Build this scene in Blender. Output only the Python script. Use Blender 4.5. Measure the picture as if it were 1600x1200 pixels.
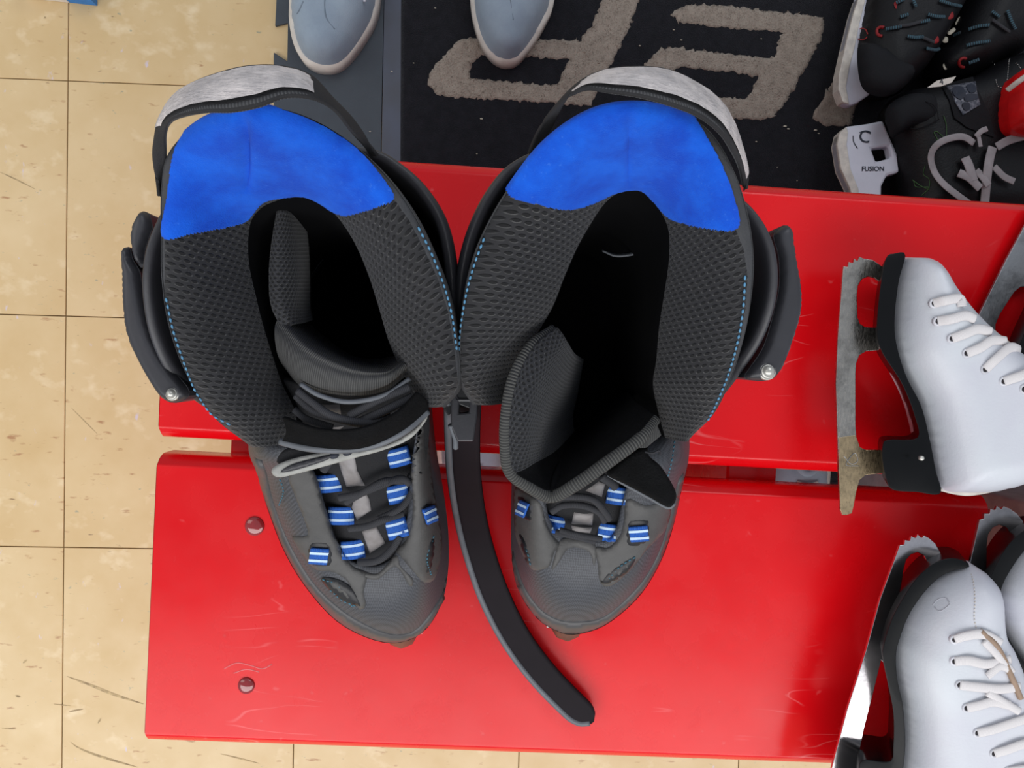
import bpy, math, random
import numpy as np
from mathutils import Vector, Matrix, noise
from mathutils.bvhtree import BVHTree
from mathutils.geometry import delaunay_2d_cdt
random.seed(7); rng = np.random.default_rng(7)
S = bpy.context.scene; COL = S.collection
for o in list(bpy.data.objects): bpy.data.objects.remove(o)

# ---------------------------------------------------------------- camera
F = 1200.0; CZ = 1.03172
RX, RY, RZ = -0.03038, -0.0428, 0.05771
ROT = (Matrix.Rotation(RZ, 3, 'Z') @ Matrix.Rotation(RY, 3, 'Y') @ Matrix.Rotation(RX, 3, 'X'))
cam = bpy.data.objects.new('camera', bpy.data.cameras.new('camera')); COL.objects.link(cam)
cam.matrix_world = Matrix.Translation((0, 0, CZ)) @ ROT.to_4x4()
cam.data.sensor_fit = 'HORIZONTAL'; cam.data.sensor_width = 36.0; cam.data.lens = 36.0 * F / 1600.0
cam.data.clip_start = 0.01
S.camera = cam
# ---------------------------------------------------------------- light
w = bpy.data.worlds.new('world'); S.world = w; w.use_nodes = True
w.node_tree.nodes['Background'].inputs[0].default_value = (0.80, 0.88, 1.0, 1)
w.node_tree.nodes['Background'].inputs[1].default_value = 0.42
def area(name, loc, size, power, col, target=(0, 0, 0.3)):
    l = bpy.data.lights.new(name, 'AREA'); l.shape = 'RECTANGLE'; l.size, l.size_y = size
    l.energy = power; l.color = col
    o = bpy.data.objects.new(name, l); COL.objects.link(o); o.location = loc
    o.rotation_euler = (Vector(target) - Vector(loc)).to_track_quat('-Z', 'Y').to_euler()
    return o
area('ceiling_light_near', (-0.1, -2.45, 2.6), (5.2, 2.6), 158, (1.0, 0.985, 0.97), (-0.1, -2.4, 0))
area('ceiling_light_far', (0.9, 1.9, 2.6), (1.6, 1.2), 17, (0.95, 0.97, 1.0))
area('ceiling_light_side', (-2.3, 0.6, 2.5), (1.2, 2.2), 14, (1.0, 0.93, 0.84))
S.view_settings.view_transform = 'Standard'; S.view_settings.look = 'None'
S.view_settings.gamma = 1; S.view_settings.use_curve_mapping = False
S.view_settings.exposure = 0.0

# ---------------------------------------------------------------- helpers
CAM = Vector((0, 0, CZ))
def ray(px, py): return (ROT @ Vector(((px - 800) / F, (600 - py) / F, -1.0)))
def P(px, py, z):
    d = ray(px, py); return CAM + d * ((z - CZ) / d.z)
IROT = ROT.transposed()
def pix(v):
    q = IROT @ (Vector(v) - CAM); return (800 + F * q.x / -q.z, 600 - F * q.y / -q.z)
def lin(c): return tuple(((x / 255) / 12.92 if x / 255 <= .04045 else ((x / 255 + .055) / 1.055) ** 2.4) for x in c) + (1,)

def cr(pts, n, closed=False):
    """Catmull-Rom resample by chord parameter; any dimension"""
    p = np.array([tuple(q) for q in pts], float); m = len(p)
    if closed: ext = np.vstack([p[-1], p, p[0], p[1]]); segs = m
    else: ext = np.vstack([2 * p[0] - p[1], p, 2 * p[-1] - p[-2]]); segs = m - 1
    t = np.linspace(0, segs, n, endpoint=not closed)
    i = np.minimum(t.astype(int), segs - 1); f = (t - i)[:, None]
    a, b, c, d = ext[i], ext[i + 1], ext[i + 2], ext[i + 3]
    return .5 * ((2 * b) + (c - a) * f + (2 * a - 5 * b + 4 * c - d) * f ** 2 + (3 * b - a - 3 * c + d) * f ** 3)
def even(pts, n, closed=False):
    q = cr(pts, max(400, n * 4), closed)
    if closed: q = np.vstack([q, q[:1]])
    s = np.r_[0, np.cumsum(np.linalg.norm(np.diff(q, axis=0), axis=1))]
    t = np.linspace(0, s[-1], n, endpoint=not closed)
    return np.stack([np.interp(t, s, q[:, k]) for k in range(q.shape[1])], 1)
def lerp(a, b, t): return a + (b - a) * t

class Root:
    """a top-level thing: an empty at its base"""
    def __init__(s, name, label, cat, loc, group=None):
        o = bpy.data.objects.new(name, None); COL.objects.link(o); o.location = loc
        o.empty_display_size = .03; o['label'] = label; o['category'] = cat
        if group: o['group'] = group
        s.o = o; s.off = Vector(loc)
def link(name, me, mat, parent=None, smooth=True, label=None, kind=None):
    ob = bpy.data.objects.new(name, me); COL.objects.link(ob)
    if mat: me.materials.append(mat)
    if smooth:
        for p in me.polygons: p.use_smooth = True
    if parent is not None:
        par = parent.o if isinstance(parent, Root) else parent
        top = par
        while top.parent: top = top.parent
        me.transform(Matrix.Translation(-top.location)); ob.parent = par
    if label: ob['label'] = label
    if kind: ob['kind'] = kind
    return ob
def mesh(vs, fs, uv=None):
    me = bpy.data.meshes.new('mesh'); me.from_pydata([tuple(v) for v in vs], [], [tuple(int(i) for i in f) for f in fs]); me.update()
    if uv is not None:
        l = me.uv_layers.new(name='UVMap')
        idx = np.empty(len(me.loops), int); me.loops.foreach_get('vertex_index', idx)
        l.data.foreach_set('uv', np.asarray(uv, float)[idx].ravel())
    return me
def grid_of(rows, nu, nv, closed=False):
    R = np.array([cr(r, nu, closed) for r in rows])         # rows x nu x 3
    return np.array([cr(R[:, i], nv) for i in range(nu)]).transpose(1, 0, 2)   # nv x nu x 3
def grid_uv(G):
    nv, nu, _ = G.shape
    mu = np.r_[0, np.cumsum(np.linalg.norm(np.diff(G[nv // 2], axis=0), axis=1))]
    mv = np.r_[0, np.cumsum(np.linalg.norm(np.diff(G[:, nu // 2], axis=0), axis=1))]
    U, V = np.meshgrid(mu, mv); return np.stack([U, V], 2)
def grid_faces(nv, nu, closed=False):
    fs = []
    for j in range(nv - 1):
        for i in range(nu if closed else nu - 1):
            k = (i + 1) % nu; fs.append((j * nu + i, j * nu + k, (j + 1) * nu + k, (j + 1) * nu + i))
    return fs
def sheet(name, G, mat, parent, closed=False, thick=0, off=-1, **k):
    nv, nu, _ = G.shape
    me = mesh(G.reshape(-1, 3), grid_faces(nv, nu, closed), grid_uv(G).reshape(-1, 2))
    ob = link(name, me, mat, parent, **k)
    if thick:
        m = ob.modifiers.new('thickness', 'SOLIDIFY'); m.thickness = thick; m.offset = off
    return ob
def loft(name, rows, nu, nv, mat, parent, closed=False, **k): return sheet(name, grid_of(rows, nu, nv, closed), mat, parent, closed, **k)
def px3(L): return [tuple(P(*q)) for q in L]
def tube(name, path, r, mat, parent, n=60, seg=10, flat=1.0, closed=False, **k):
    """tube along 3-D path, r number or list; flat squashes it in z"""
    Q = even(path, n, closed)
    rr = np.interp(np.linspace(0, 1, n), np.linspace(0, 1, len(r)), r) if hasattr(r, '__len__') else np.full(n, r)
    T = np.gradient(Q, axis=0)
    if closed: T = np.roll(Q, -1, 0) - np.roll(Q, 1, 0)
    vs = []; uv = []; L = np.r_[0, np.cumsum(np.linalg.norm(np.diff(Q, axis=0), axis=1))]
    for i in range(n):
        t = T[i] / (np.linalg.norm(T[i]) + 1e-9); a = np.cross(t, (0, 0, 1.0)); la = np.linalg.norm(a)
        a = np.array((1, 0, 0)) if la < 1e-3 else a / la
        b = np.cross(a, t)
        for s in range(seg):
            th = 2 * math.pi * s / seg
            vs.append(Q[i] + rr[i] * (math.cos(th) * a + flat * math.sin(th) * b)); uv.append((L[i], s / seg * .01))
    fs = []
    for i in range(n if closed else n - 1):
        j = (i + 1) % n
        for s in range(seg):
            u = (s + 1) % seg; fs.append((i * seg + s, i * seg + u, j * seg + u, j * seg + s))
    if not closed: fs += [tuple(range(seg - 1, -1, -1)), tuple(range((n - 1) * seg, n * seg))]
    return link(name, mesh(vs, fs, uv), mat, parent, **k)
def ribbon(name, e1, e2, mat, parent, thick=.0015, n=80, m=6, bulge=0, **k):
    """strap between two edge curves"""
    A, B = cr(e1, n), cr(e2, n)
    G = np.array([A + (B - A) * t + np.array((0, 0, bulge * math.sin(math.pi * t))) for t in np.linspace(0, 1, m)])
    return sheet(name, G, mat, parent, thick=thick, off=0, **k)

def inside(px, py, poly):
    x1, y1 = poly[:, 0], poly[:, 1]; x2, y2 = np.roll(x1, -1), np.roll(y1, -1)
    px, py = np.asarray(px)[:, None], np.asarray(py)[:, None]
    c = ((y1 > py) != (y2 > py)) & (px < (x2 - x1) * (py - y1) / (y2 - y1 + 1e-15) + x1)
    return c.sum(1) % 2 == 1
def dist(q, polys):
    best = np.full(len(q), 1e9)
    for p in polys:
        a = p; b = np.roll(p, -1, 0); ab = b - a
        t = np.clip(((q[:, None] - a) * ab).sum(2) / ((ab ** 2).sum(1) + 1e-15), 0, 1)
        dd = np.linalg.norm(q[:, None] - (a + t[..., None] * ab), axis=2).min(1); best = np.minimum(best, dd)
    return best
def fill(outline, sp, holes=()):
    loops = [np.array(outline, float)] + [np.array(h, float) for h in holes]
    pts = np.vstack(loops); edges = []; s = 0
    for L in loops: edges += [(s + i, s + (i + 1) % len(L)) for i in range(len(L))]; s += len(L)
    if sp:
        lo, hi = loops[0].min(0), loops[0].max(0)
        gx, gy = np.meshgrid(np.arange(lo[0], hi[0], sp), np.arange(lo[1], hi[1], sp * .87))
        gx = gx + (np.arange(gx.shape[0]) % 2)[:, None] * sp / 2
        g = np.stack([gx.ravel(), gy.ravel()], 1); k = inside(g[:, 0], g[:, 1], loops[0])
        for h in loops[1:]: k &= ~inside(g[:, 0], g[:, 1], h)
        g = g[k]
        if len(g): g = g[dist(g, loops) > sp * .35]; pts = np.vstack([pts, g])
    r = delaunay_2d_cdt([Vector(p) for p in pts], edges, [], 0, 1e-9)
    v = np.array([tuple(q) for q in r[0]]); tr = [tuple(f) for f in r[2]]
    c = np.array([v[list(f)].mean(0) for f in tr]); k = inside(c[:, 0], c[:, 1], loops[0])
    for h in loops[1:]: k &= ~inside(c[:, 0], c[:, 1], h)
    tr = [f for f, kk in zip(tr, k) if kk]
    d = dist(v, loops)
    return v, tr, d
def solid(name, outline, top, bot, mat, parent, sp=None, holes=(), flip=False, **k):
    """closed body over a 2-D outline; top/bot map (x, y, d) to 3-D"""
    v, tr, d = fill(outline, sp, holes); n = len(v)
    T = [top(x, y, dd) for (x, y), dd in zip(v, d)]; B = [bot(x, y, dd) for (x, y), dd in zip(v, d)]
    cnt = {}
    for f in tr:
        for a, b in ((f[0], f[1]), (f[1], f[2]), (f[2], f[0])): cnt[(a, b)] = 1
    fs = [tuple(f) for f in tr] + [tuple(n + i for i in reversed(f)) for f in tr]
    for (a, b) in cnt:
        if (b, a) not in cnt: fs.append((b, a, n + a, n + b))
    if flip: fs = [tuple(reversed(f)) for f in fs]
    uv = [(t[0], t[1]) for t in T] * 2
    return link(name, mesh(T + B, fs, uv), mat, parent, **k)
def dome(t): t = min(max(t, 0), 1); return math.sqrt(1 - (1 - t) ** 2)
def pillow(name, outline_px, z, h, hb, R, mat, parent, sp=8, n=90, sharp=False, holes=(), tilt=None, edge=.0, **k):
    """rounded body: traced outline at height z, h up and hb down, R edge radius in px"""
    o = np.array(outline_px, float) if sharp else even(outline_px, n, True)
    def W(x, y, zz):
        q = P(x, y, z); zt = tilt(x, y) if tilt else 0; return (q.x, q.y, zz + zt)
    return solid(name, o, lambda x, y, d: W(x, y, z + edge + h * dome(d / R)), lambda x, y, d: W(x, y, z - edge - hb * dome(d / R)), mat, parent, sp, holes, flip=True, **k)
def plate(name, outline_px, z0, z1, mat, parent, holes=(), sharp=True, n=90, bevel=.0006, zt=None, **k):
    o = np.array(outline_px, float) if sharp else even(outline_px, n, True)
    zt = z1 if zt is None else zt
    def W(x, y, zz): q = P(x, y, zt); return (q.x, q.y, zz)
    ob = solid(name, o, lambda x, y, d: W(x, y, z1), lambda x, y, d: W(x, y, z0), mat, parent, None, holes, flip=True, smooth=False, **k)
    if bevel:
        m = ob.modifiers.new('bevel', 'BEVEL'); m.width = bevel; m.segments = 2; m.limit_method = 'ANGLE'; m.angle_limit = .6
    return ob
def surf_of(ob):
    me = ob.data; off = ob.parent.location.copy() if ob.parent else Vector()
    if ob.parent and ob.parent.parent: off = ob.parent.parent.location.copy()
    me.calc_loop_triangles()
    t = BVHTree.FromPolygons([v.co + off for v in me.vertices], [tuple(l.vertices) for l in me.loop_triangles]); zm = max((v.co + off).z for v in me.vertices)
    def f(x, y, up=0.0):
        d = ray(x, y).normalized(); h = t.ray_cast(CAM, d)
        if h[0] is None: h = t.find_nearest(CAM + d * ((zm * .97 - CZ) / d.z)); return np.array(h[0] + Vector((0, 0, up)))
        nn = h[1] if h[1].dot(d) < 0 else -h[1]
        return np.array(h[0] + nn * up)
    return f
class Skin:
    """surface that things can be laid on"""
    def __init__(s, *grids):
        vs = []; fs = []
        for (G, closed) in grids:
            o = len(vs); vs += [Vector(p) for p in G.reshape(-1, 3)]; fs += [tuple(o + i for i in f) for f in grid_faces(G.shape[0], G.shape[1], closed)]
        s.t = BVHTree.FromPolygons(vs, fs); s.last = Vector((0, 0, .55))
    def at(s, px, py, up=0.0):
        d = ray(px, py).normalized(); h = s.t.ray_cast(CAM, d)
        if h[0] is None:
            h = s.t.find_nearest(CAM + d * ((s.last.z - CZ) / d.z))
            return h[0] + Vector((0, 0, up))
        s.last = h[0]; nn = h[1] if h[1].dot(d) < 0 else -h[1]
        return h[0] + nn * up
def patch(name, skin, poly, mat, parent, up=.0012, sp=5, n=60, sharp=False, holes=(), R=4, **k):
    """raised overlay lying on a surface"""
    o = np.array(poly, float) if sharp else even(poly, n, True)
    return solid(name, o, lambda x, y, d: tuple(skin.at(x, y, up * (.35 + .65 * dome(d / R)))), lambda x, y, d: tuple(skin.at(x, y, -.0012)), mat, parent, sp, holes, flip=True, **k)
def stitches(name, pts3, mat, parent, step=.0026, r=.00045, **k):
    L = np.linalg.norm(np.diff(cr(pts3, 200), axis=0), axis=1).sum(); n = max(4, int(L / step)); Q = even(pts3, n * 2)
    vs = []; fs = []
    for i in range(n):
        a, b = Q[2 * i], Q[2 * i + 1] if 2 * i + 1 < len(Q) else Q[-1]
        b = a + (b - a) * 1.25; t = b - a; t = t / (np.linalg.norm(t) + 1e-9)
        s = np.cross(t, (0, 0, 1.)); s /= np.linalg.norm(s) + 1e-9; u = np.cross(s, t)
        for c, q in ((a, .5), ((a + b) / 2, 1), (b, .5)):
            for m in range(5):
                th = m * 2 * math.pi / 5; vs.append(c + r * q * (s * math.cos(th) * 1.3 + u * math.sin(th)) + np.array((0, 0, r * q * .4)))
        o = i * 15
        for j in range(2):
            for m in range(5): fs.append((o + j * 5 + m, o + j * 5 + (m + 1) % 5, o + j * 5 + 5 + (m + 1) % 5, o + j * 5 + 5 + m))
        fs += [tuple(o + m for m in (4, 3, 2, 1, 0)), tuple(o + 10 + m for m in range(5))]
    return link(name, mesh(vs, fs), mat, parent, **k)
def box(name, x0, x1, y0, y1, z0, z1, mat, parent=None, bevel=.001, seg=3, **k):
    vs = [(x, y, z) for z in (z0, z1) for y in (y0, y1) for x in (x0, x1)]
    fs = [(0, 2, 3, 1), (4, 5, 7, 6), (0, 1, 5, 4), (2, 6, 7, 3), (0, 4, 6, 2), (1, 3, 7, 5)]
    ob = link(name, mesh(vs, fs), mat, parent, smooth=False, **k)
    if bevel:
        m = ob.modifiers.new('bevel', 'BEVEL'); m.width = bevel; m.segments = seg
        for p in ob.data.polygons: p.use_smooth = True
    return ob
def disc(name, c, prof, mat, parent, seg=28, axis='Z', **k):
    """lathe: prof list of (r, h)"""
    vs = []; fs = []; n = len(prof)
    for (r, h) in prof:
        for s in range(seg):
            t = 2 * math.pi * s / seg
            v = (r * math.cos(t), r * math.sin(t), h)
            if axis == 'X': v = (v[2], v[0], v[1])
            vs.append((c[0] + v[0], c[1] + v[1], c[2] + v[2]))
    for j in range(n - 1):
        for s in range(seg): fs.append((j * seg + s, j * seg + (s + 1) % seg, (j + 1) * seg + (s + 1) % seg, (j + 1) * seg + s))
    fs.append(tuple(range((n - 1) * seg, n * seg))); fs.append(tuple(range(seg - 1, -1, -1)))
    return link(name, mesh(vs, fs), mat, parent, **k)

# ---------------------------------------------------------------- materials
class N:
    def __init__(s, name):
        s.m = bpy.data.materials.new(name); s.m.use_nodes = True; s.t = s.m.node_tree; s.b = s.t.nodes['Principled BSDF']
    def n(s, typ, **kw):
        o = s.t.nodes.new(typ)
        for k, v in kw.items(): setattr(o, k, v)
        return o
    def l(s, a, b): s.t.links.new(a, b)
    def coord(s, kind='Object', scale=(1, 1, 1)):
        c = s.n('ShaderNodeTexCoord'); m = s.n('ShaderNodeMapping'); m.inputs['Scale'].default_value = scale; s.l(c.outputs[kind], m.inputs[0]); return m.outputs[0]
    def math(s, op, a, b=None, c=None):
        o = s.n('ShaderNodeMath', operation=op)
        for i, v in enumerate((a, b, c)):
            if v is None: continue
            if isinstance(v, (int, float)): o.inputs[i].default_value = v
            else: s.l(v, o.inputs[i])
        return o.outputs[0]
    def noise(s, vec, scale, detail=4, rough=.6):
        o = s.n('ShaderNodeTexNoise'); o.inputs['Scale'].default_value = scale; o.inputs['Detail'].default_value = detail; o.inputs['Roughness'].default_value = rough; s.l(vec, o.inputs['Vector']); return o.outputs['Fac']
    def ramp(s, f, a, b, lo=0.0, hi=1.0):
        o = s.n('ShaderNodeMapRange'); o.inputs[1].default_value = lo; o.inputs[2].default_value = hi; o.inputs[3].default_value = a; o.inputs[4].default_value = b; s.l(f, o.inputs[0]); return o.outputs[0]
    def mix(s, f, a, b):
        o = s.n('ShaderNodeMix', data_type='RGBA')
        if isinstance(f, float): o.inputs[0].default_value = f
        else: s.l(f, o.inputs[0])
        for i, v in ((6, a), (7, b)):
            if isinstance(v, tuple): o.inputs[i].default_value = v
            else: s.l(v, o.inputs[i])
        return o.outputs[2]
    def bump(s, h, dist, strength=1.0):
        o = s.n('ShaderNodeBump'); o.inputs['Distance'].default_value = dist; o.inputs['Strength'].default_value = strength; s.l(h, o.inputs['Height'])
        s.l(o.outputs[0], s.b.inputs['Normal']); return o
def simple(name, c, rough=.5, metal=0, var=.12, scale=60, bump=0, bscale=400, coat=0, sheen=0, spec=.5, c2=None):
    M = N(name); v = M.coord('Object')
    f = M.noise(v, scale, 5)
    a = lin(c); b = lin(c2) if c2 else tuple(x * (1 - var * 2) for x in a[:3]) + (1,)
    M.l(M.mix(M.ramp(f, 0, 1, .35, .65), a, b), M.b.inputs['Base Color'])
    M.b.inputs['Roughness'].default_value = rough; M.b.inputs['Metallic'].default_value = metal
    M.b.inputs['Coat Weight'].default_value = coat; M.b.inputs['Specular IOR Level'].default_value = spec
    if sheen: M.b.inputs['Sheen Weight'].default_value = sheen; M.b.inputs['Sheen Roughness'].default_value = .5
    if bump: M.bump(M.noise(v, bscale, 3), bump)
    return M.m
def eyelet(name, c, dark, su, sv, a, b, rough=.75, depth=.0012, light=None):
    M = N(name); tc = M.n('ShaderNodeTexCoord'); sp = M.n('ShaderNodeSeparateXYZ'); M.l(tc.outputs['UV'], sp.inputs[0])
    x = M.math('DIVIDE', sp.outputs[0], su); row = M.math('FLOOR', x)
    y = M.math('ADD', M.math('DIVIDE', sp.outputs[1], sv), M.math('MULTIPLY', M.math('PINGPONG', row, 1), .5))
    fx = M.math('DIVIDE', M.math('SUBTRACT', M.math('FRACT', x), .5), a); fy = M.math('DIVIDE', M.math('SUBTRACT', M.math('FRACT', y), .5), b)
    d = M.math('SQRT', M.math('ADD', M.math('MULTIPLY', fx, fx), M.math('MULTIPLY', fy, fy)))
    m = M.ramp(d, 1, 0, .75, 1.15)       # 1 in hole
    nz = M.noise(tc.outputs['UV'], 2500, 3)
    v = tc.outputs['Object']; big = M.noise(v, 45, 3)
    base = M.mix(M.ramp(big, 0, 1, .3, .7), lin(c), tuple(x * .72 for x in lin(c)[:3]) + (1,))
    M.l(M.mix(m, base, lin(dark)), M.b.inputs['Base Color'])
    M.b.inputs['Roughness'].default_value = rough; M.b.inputs['Sheen Weight'].default_value = .15; M.b.inputs['Specular IOR Level'].default_value = .35
    h = M.math('SUBTRACT', M.math('MULTIPLY', nz, .2), m); M.bump(h, depth); return M.m
def ribbed(name, c, period, rough=.8, depth=.0006, along=0, c2=None):
    M = N(name); tc = M.n('ShaderNodeTexCoord'); sp = M.n('ShaderNodeSeparateXYZ'); M.l(tc.outputs['UV'], sp.inputs[0])
    f = M.math('SINE', M.math('MULTIPLY', sp.outputs[along], 2 * math.pi / period)); g = M.ramp(f, 0, 1, -1, 1)
    M.l(M.mix(g, lin(c2) if c2 else tuple(x * .45 for x in lin(c)[:3]) + (1,), lin(c)), M.b.inputs['Base Color'])
    M.b.inputs['Roughness'].default_value = rough; M.bump(g, depth); return M.m

def floor_mat():
    M = N('vinyl tile'); tc = M.n('ShaderNodeNewGeometry'); pos = tc.outputs['Position']
    oi = M.n('ShaderNodeObjectInfo')
    add = M.n('ShaderNodeVectorMath', operation='ADD'); cmb = M.n('ShaderNodeCombineXYZ')
    M.l(M.math('MULTIPLY', oi.outputs['Random'], 9), cmb.inputs[2]); M.l(pos, add.inputs[0]); M.l(cmb.outputs[0], add.inputs[1]); v = add.outputs[0]
    base = M.mix(M.ramp(M.noise(v, 9, 4), 0, 1, .3, .7), lin((213, 188, 144)), lin((202, 173, 124)))
    def flecks(scale, lo, hi, col, base, sc=(1, 1, 1), rot=0.0):
        mp = M.n('ShaderNodeMapping'); mp.inputs['Scale'].default_value = sc; mp.inputs['Rotation'].default_value = (0, 0, rot); M.l(v, mp.inputs[0])
        return M.mix(M.ramp(M.noise(mp.outputs[0], scale, 3, .55), 0, 1, lo, hi), base, lin(col))
    base = flecks(30, .58, .80, (225, 204, 166), base, (1, 1.3, 1), .5)
    base = flecks(55, .66, .76, (170, 128, 88), base, (.7, 2.0, 1), -.3)
    base = flecks(70, .70, .78, (150, 150, 128), base, (1, 1.8, 1), .8)
    base = flecks(88, .71, .78, (120, 92, 66), base, (.55, 2.2, 1), -.25)
    base = flecks(60, .70, .78, (205, 190, 196), base, (1.5, .8, 1), .2)
    M.l(base, M.b.inputs['Base Color']); M.l(M.ramp(M.noise(v, 25, 4), .28, .5, .3, .7), M.b.inputs['Roughness'])
    M.bump(M.noise(v, 30, 4), .0006, .4); return M.m
def red_mat():
    M = N('red gloss paint'); v = M.coord('Object')
    base = M.mix(M.ramp(M.noise(v, 6, 4), 0, 1, .3, .7), lin((226, 12, 22)), lin((216, 8, 18)))
    # fine pale scratches: thin contours of stretched noise
    def scr(sc, rot, scale, wdt):
        mp = M.n('ShaderNodeMapping'); mp.inputs['Scale'].default_value = sc; mp.inputs['Rotation'].default_value = (0, 0, rot); M.l(v, mp.inputs[0])
        f = M.noise(mp.outputs[0], scale, 2, .4); band = M.ramp(M.math('ABSOLUTE', M.math('SUBTRACT', f, .5)), 1, 0, 0, wdt)
        gate = M.ramp(M.noise(v, 11, 2), 0, 1, .58, .66); return M.math('MULTIPLY', band, gate)
    s = M.math('MAXIMUM', scr((1, 6, 1), .6, 5, .006), scr((1, 5, 1), -.4, 6, .006)); s = M.math('MULTIPLY', s, .55)
    blot = M.ramp(M.noise(v, 70, 2), 0, .25, .70, .76)
    base = M.mix(M.math('MAXIMUM', s, blot), base, lin((238, 120, 122)))
    M.l(base, M.b.inputs['Base Color']); M.l(M.ramp(M.noise(v, 14, 5), .16, .34, .3, .7), M.b.inputs['Roughness'])
    M.b.inputs['Specular IOR Level'].default_value = .34; M.b.inputs['Coat Weight'].default_value = .05; M.b.inputs['Coat Roughness'].default_value = .22
    M.bump(M.noise(v, 18, 3), .0006, .35); return M.m
def fibre(name, c, c2, depth=.0012, scale=900, sheen=.3):
    M = N(name); v = M.coord('Object'); f = M.noise(v, scale, 4, .7); g = M.noise(v, 90, 3)
    M.l(M.mix(M.ramp(f, 0, 1, .3, .7), lin(c), M.mix(M.ramp(g, 0, 1, .3, .7), lin(c2), lin(c))), M.b.inputs['Base Color'])
    M.b.inputs['Roughness'].default_value = .95; M.b.inputs['Sheen Weight'].default_value = sheen; M.b.inputs['Specular IOR Level'].default_value = .2
    M.bump(f, depth); return M.m
def blue_mat():
    M = N('blue brushed jersey'); v = M.coord('Object'); uv = M.coord('UV')
    f = M.noise(v, 1500, 4, .7); g = M.noise(v, 55, 4)
    base = M.mix(M.ramp(g, 0, 1, .35, .65), lin((8, 98, 228)), lin((2, 72, 200)))
    lint = M.ramp(M.noise(v, 420, 5, .75), 0, .55, .60, .74)
    gate = M.ramp(M.noise(v, 40, 2), .15, 1, .42, .62)
    base = M.mix(M.math('MULTIPLY', lint, gate), base, lin((96, 160, 250)))
    M.l(base, M.b.inputs['Base Color']); M.b.inputs['Roughness'].default_value = .8; M.b.inputs['Sheen Weight'].default_value = .25
    M.b.inputs['Sheen Tint'].default_value = (.3, .5, 1, 1); M.b.inputs['Specular IOR Level'].default_value = .25
    M.bump(f, .0005); return M.m
def worn_web():
    M = N('worn reflective webbing'); uv = M.coord('UV'); v = M.coord('Object')
    f = M.noise(v, 90, 6, .7); wv = M.noise(M.coord('Object', (1, 4, 1)), 260, 4)
    base = M.mix(M.ramp(f, 0, 1, .4, .6), lin((222, 214, 212)), lin((190, 184, 184)))
    base = M.mix(M.ramp(wv, 0, .5, .55, .7), base, lin((150, 145, 148)))
    M.l(base, M.b.inputs['Base Color']); M.b.inputs['Roughness'].default_value = .6; M.bump(wv, .0012); return M.m

m_floor = floor_mat(); m_red = red_mat(); m_blue = blue_mat(); m_worn = worn_web()
m_joint = simple('tile joint', (120, 96, 62), .9)
m_mesh_big = eyelet('black padded eyelet mesh', (38, 38, 41), (5, 5, 8), .0030, .0056, .30, .36)
m_mesh_fine = eyelet('black fine mesh', (42, 43, 47), (8, 8, 10), .0020, .0030, .34, .32, depth=.0007)
m_liner_trim = simple('grey liner side fabric', (66, 67, 70), .8, bump=.0004, bscale=900)
m_plastic = simple('charcoal plastic', (56, 56, 61), .42, bump=.0001, bscale=300, scale=25)
m_plastic_d = simple('black plastic', (26, 26, 30), .45, scale=25)
m_shell = simple('charcoal synthetic leather', (76, 77, 80), .55, bump=.0003, bscale=900, scale=40)
m_shell2 = simple('dark toe mesh', (70, 74, 82), .5, scale=30)
def toe_mat():
    M = N('perforated toe mesh'); tc = M.n('ShaderNodeTexCoord'); mp = M.n('ShaderNodeMapping'); mp.inputs['Rotation'].default_value = (0, 0, .78); mp.inputs['Scale'].default_value = (950, 950, 950)
    M.l(tc.outputs['Object'], mp.inputs[0]); ck = M.n('ShaderNodeTexChecker'); ck.inputs['Scale'].default_value = 1; M.l(mp.outputs[0], ck.inputs['Vector'])
    M.l(M.mix(ck.outputs['Fac'], lin((74, 76, 82)), lin((52, 54, 59))), M.b.inputs['Base Color']); M.b.inputs['Roughness'].default_value = .5; M.bump(ck.outputs['Fac'], .0003, .6); return M.m
m_toe = toe_mat()
m_overlay = simple('grey rubber overlay', (82, 81, 80), .6, bump=.0002, bscale=700, scale=50)
m_rand = simple('smooth rubber rand', (74, 73, 74), .45, scale=40)
m_tongue = simple('black tongue fabric', (28, 28, 31), .85, bump=.0005, bscale=1200)
m_tongue_g = ribbed('grey woven tongue fabric', (80, 80, 79), .0011, c2=(56, 56, 56), depth=.0003)
m_strip = simple('grey reflective strip', (150, 146, 146), .5, c2=(112, 106, 104), scale=50)
m_bind = ribbed('ribbed binding', (80, 80, 77), .0015, c2=(46, 46, 46), depth=.0005)
m_plush = fibre('black plush', (8, 8, 9), (22, 22, 24), sheen=.0)
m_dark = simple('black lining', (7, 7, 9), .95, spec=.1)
m_lace = ribbed('black round lace', (50, 51, 56), .0009, c2=(38, 38, 42), depth=.0001)
m_loop = ribbed('blue woven loop', (32, 98, 190), .0008, c2=(22, 78, 165), depth=.0002)
m_white_thread = simple('pale blue stripe thread', (196, 220, 244), .7)
m_stitch = simple('blue thread', (88, 146, 184), .6)
m_stitch_g = simple('teal thread', (60, 110, 130), .6)
m_web_edge = ribbed('charcoal webbing edge', (74, 75, 78), .0012, c2=(48, 49, 52), depth=.0003)
m_web_in = simple('black webbing', (40, 40, 43), .9, bump=.0004, bscale=1200)
m_strap = simple('black rubber strap', (28, 22, 27), .75, scale=20, spec=.2)
m_strap_edge = simple('grey strap edge', (100, 104, 110), .5, scale=80)
m_steel = simple('polished steel', (205, 200, 195), .25, 1, scale=200, var=.05)
m_rivet = simple('nickel rivet', (206, 204, 196), .3, .5)
m_brown = simple('brown urethane wheel', (120, 72, 52), .5, c2=(90, 60, 50))
m_white_paint = simple('white strap print', (170, 170, 165), .6, scale=120)
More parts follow.
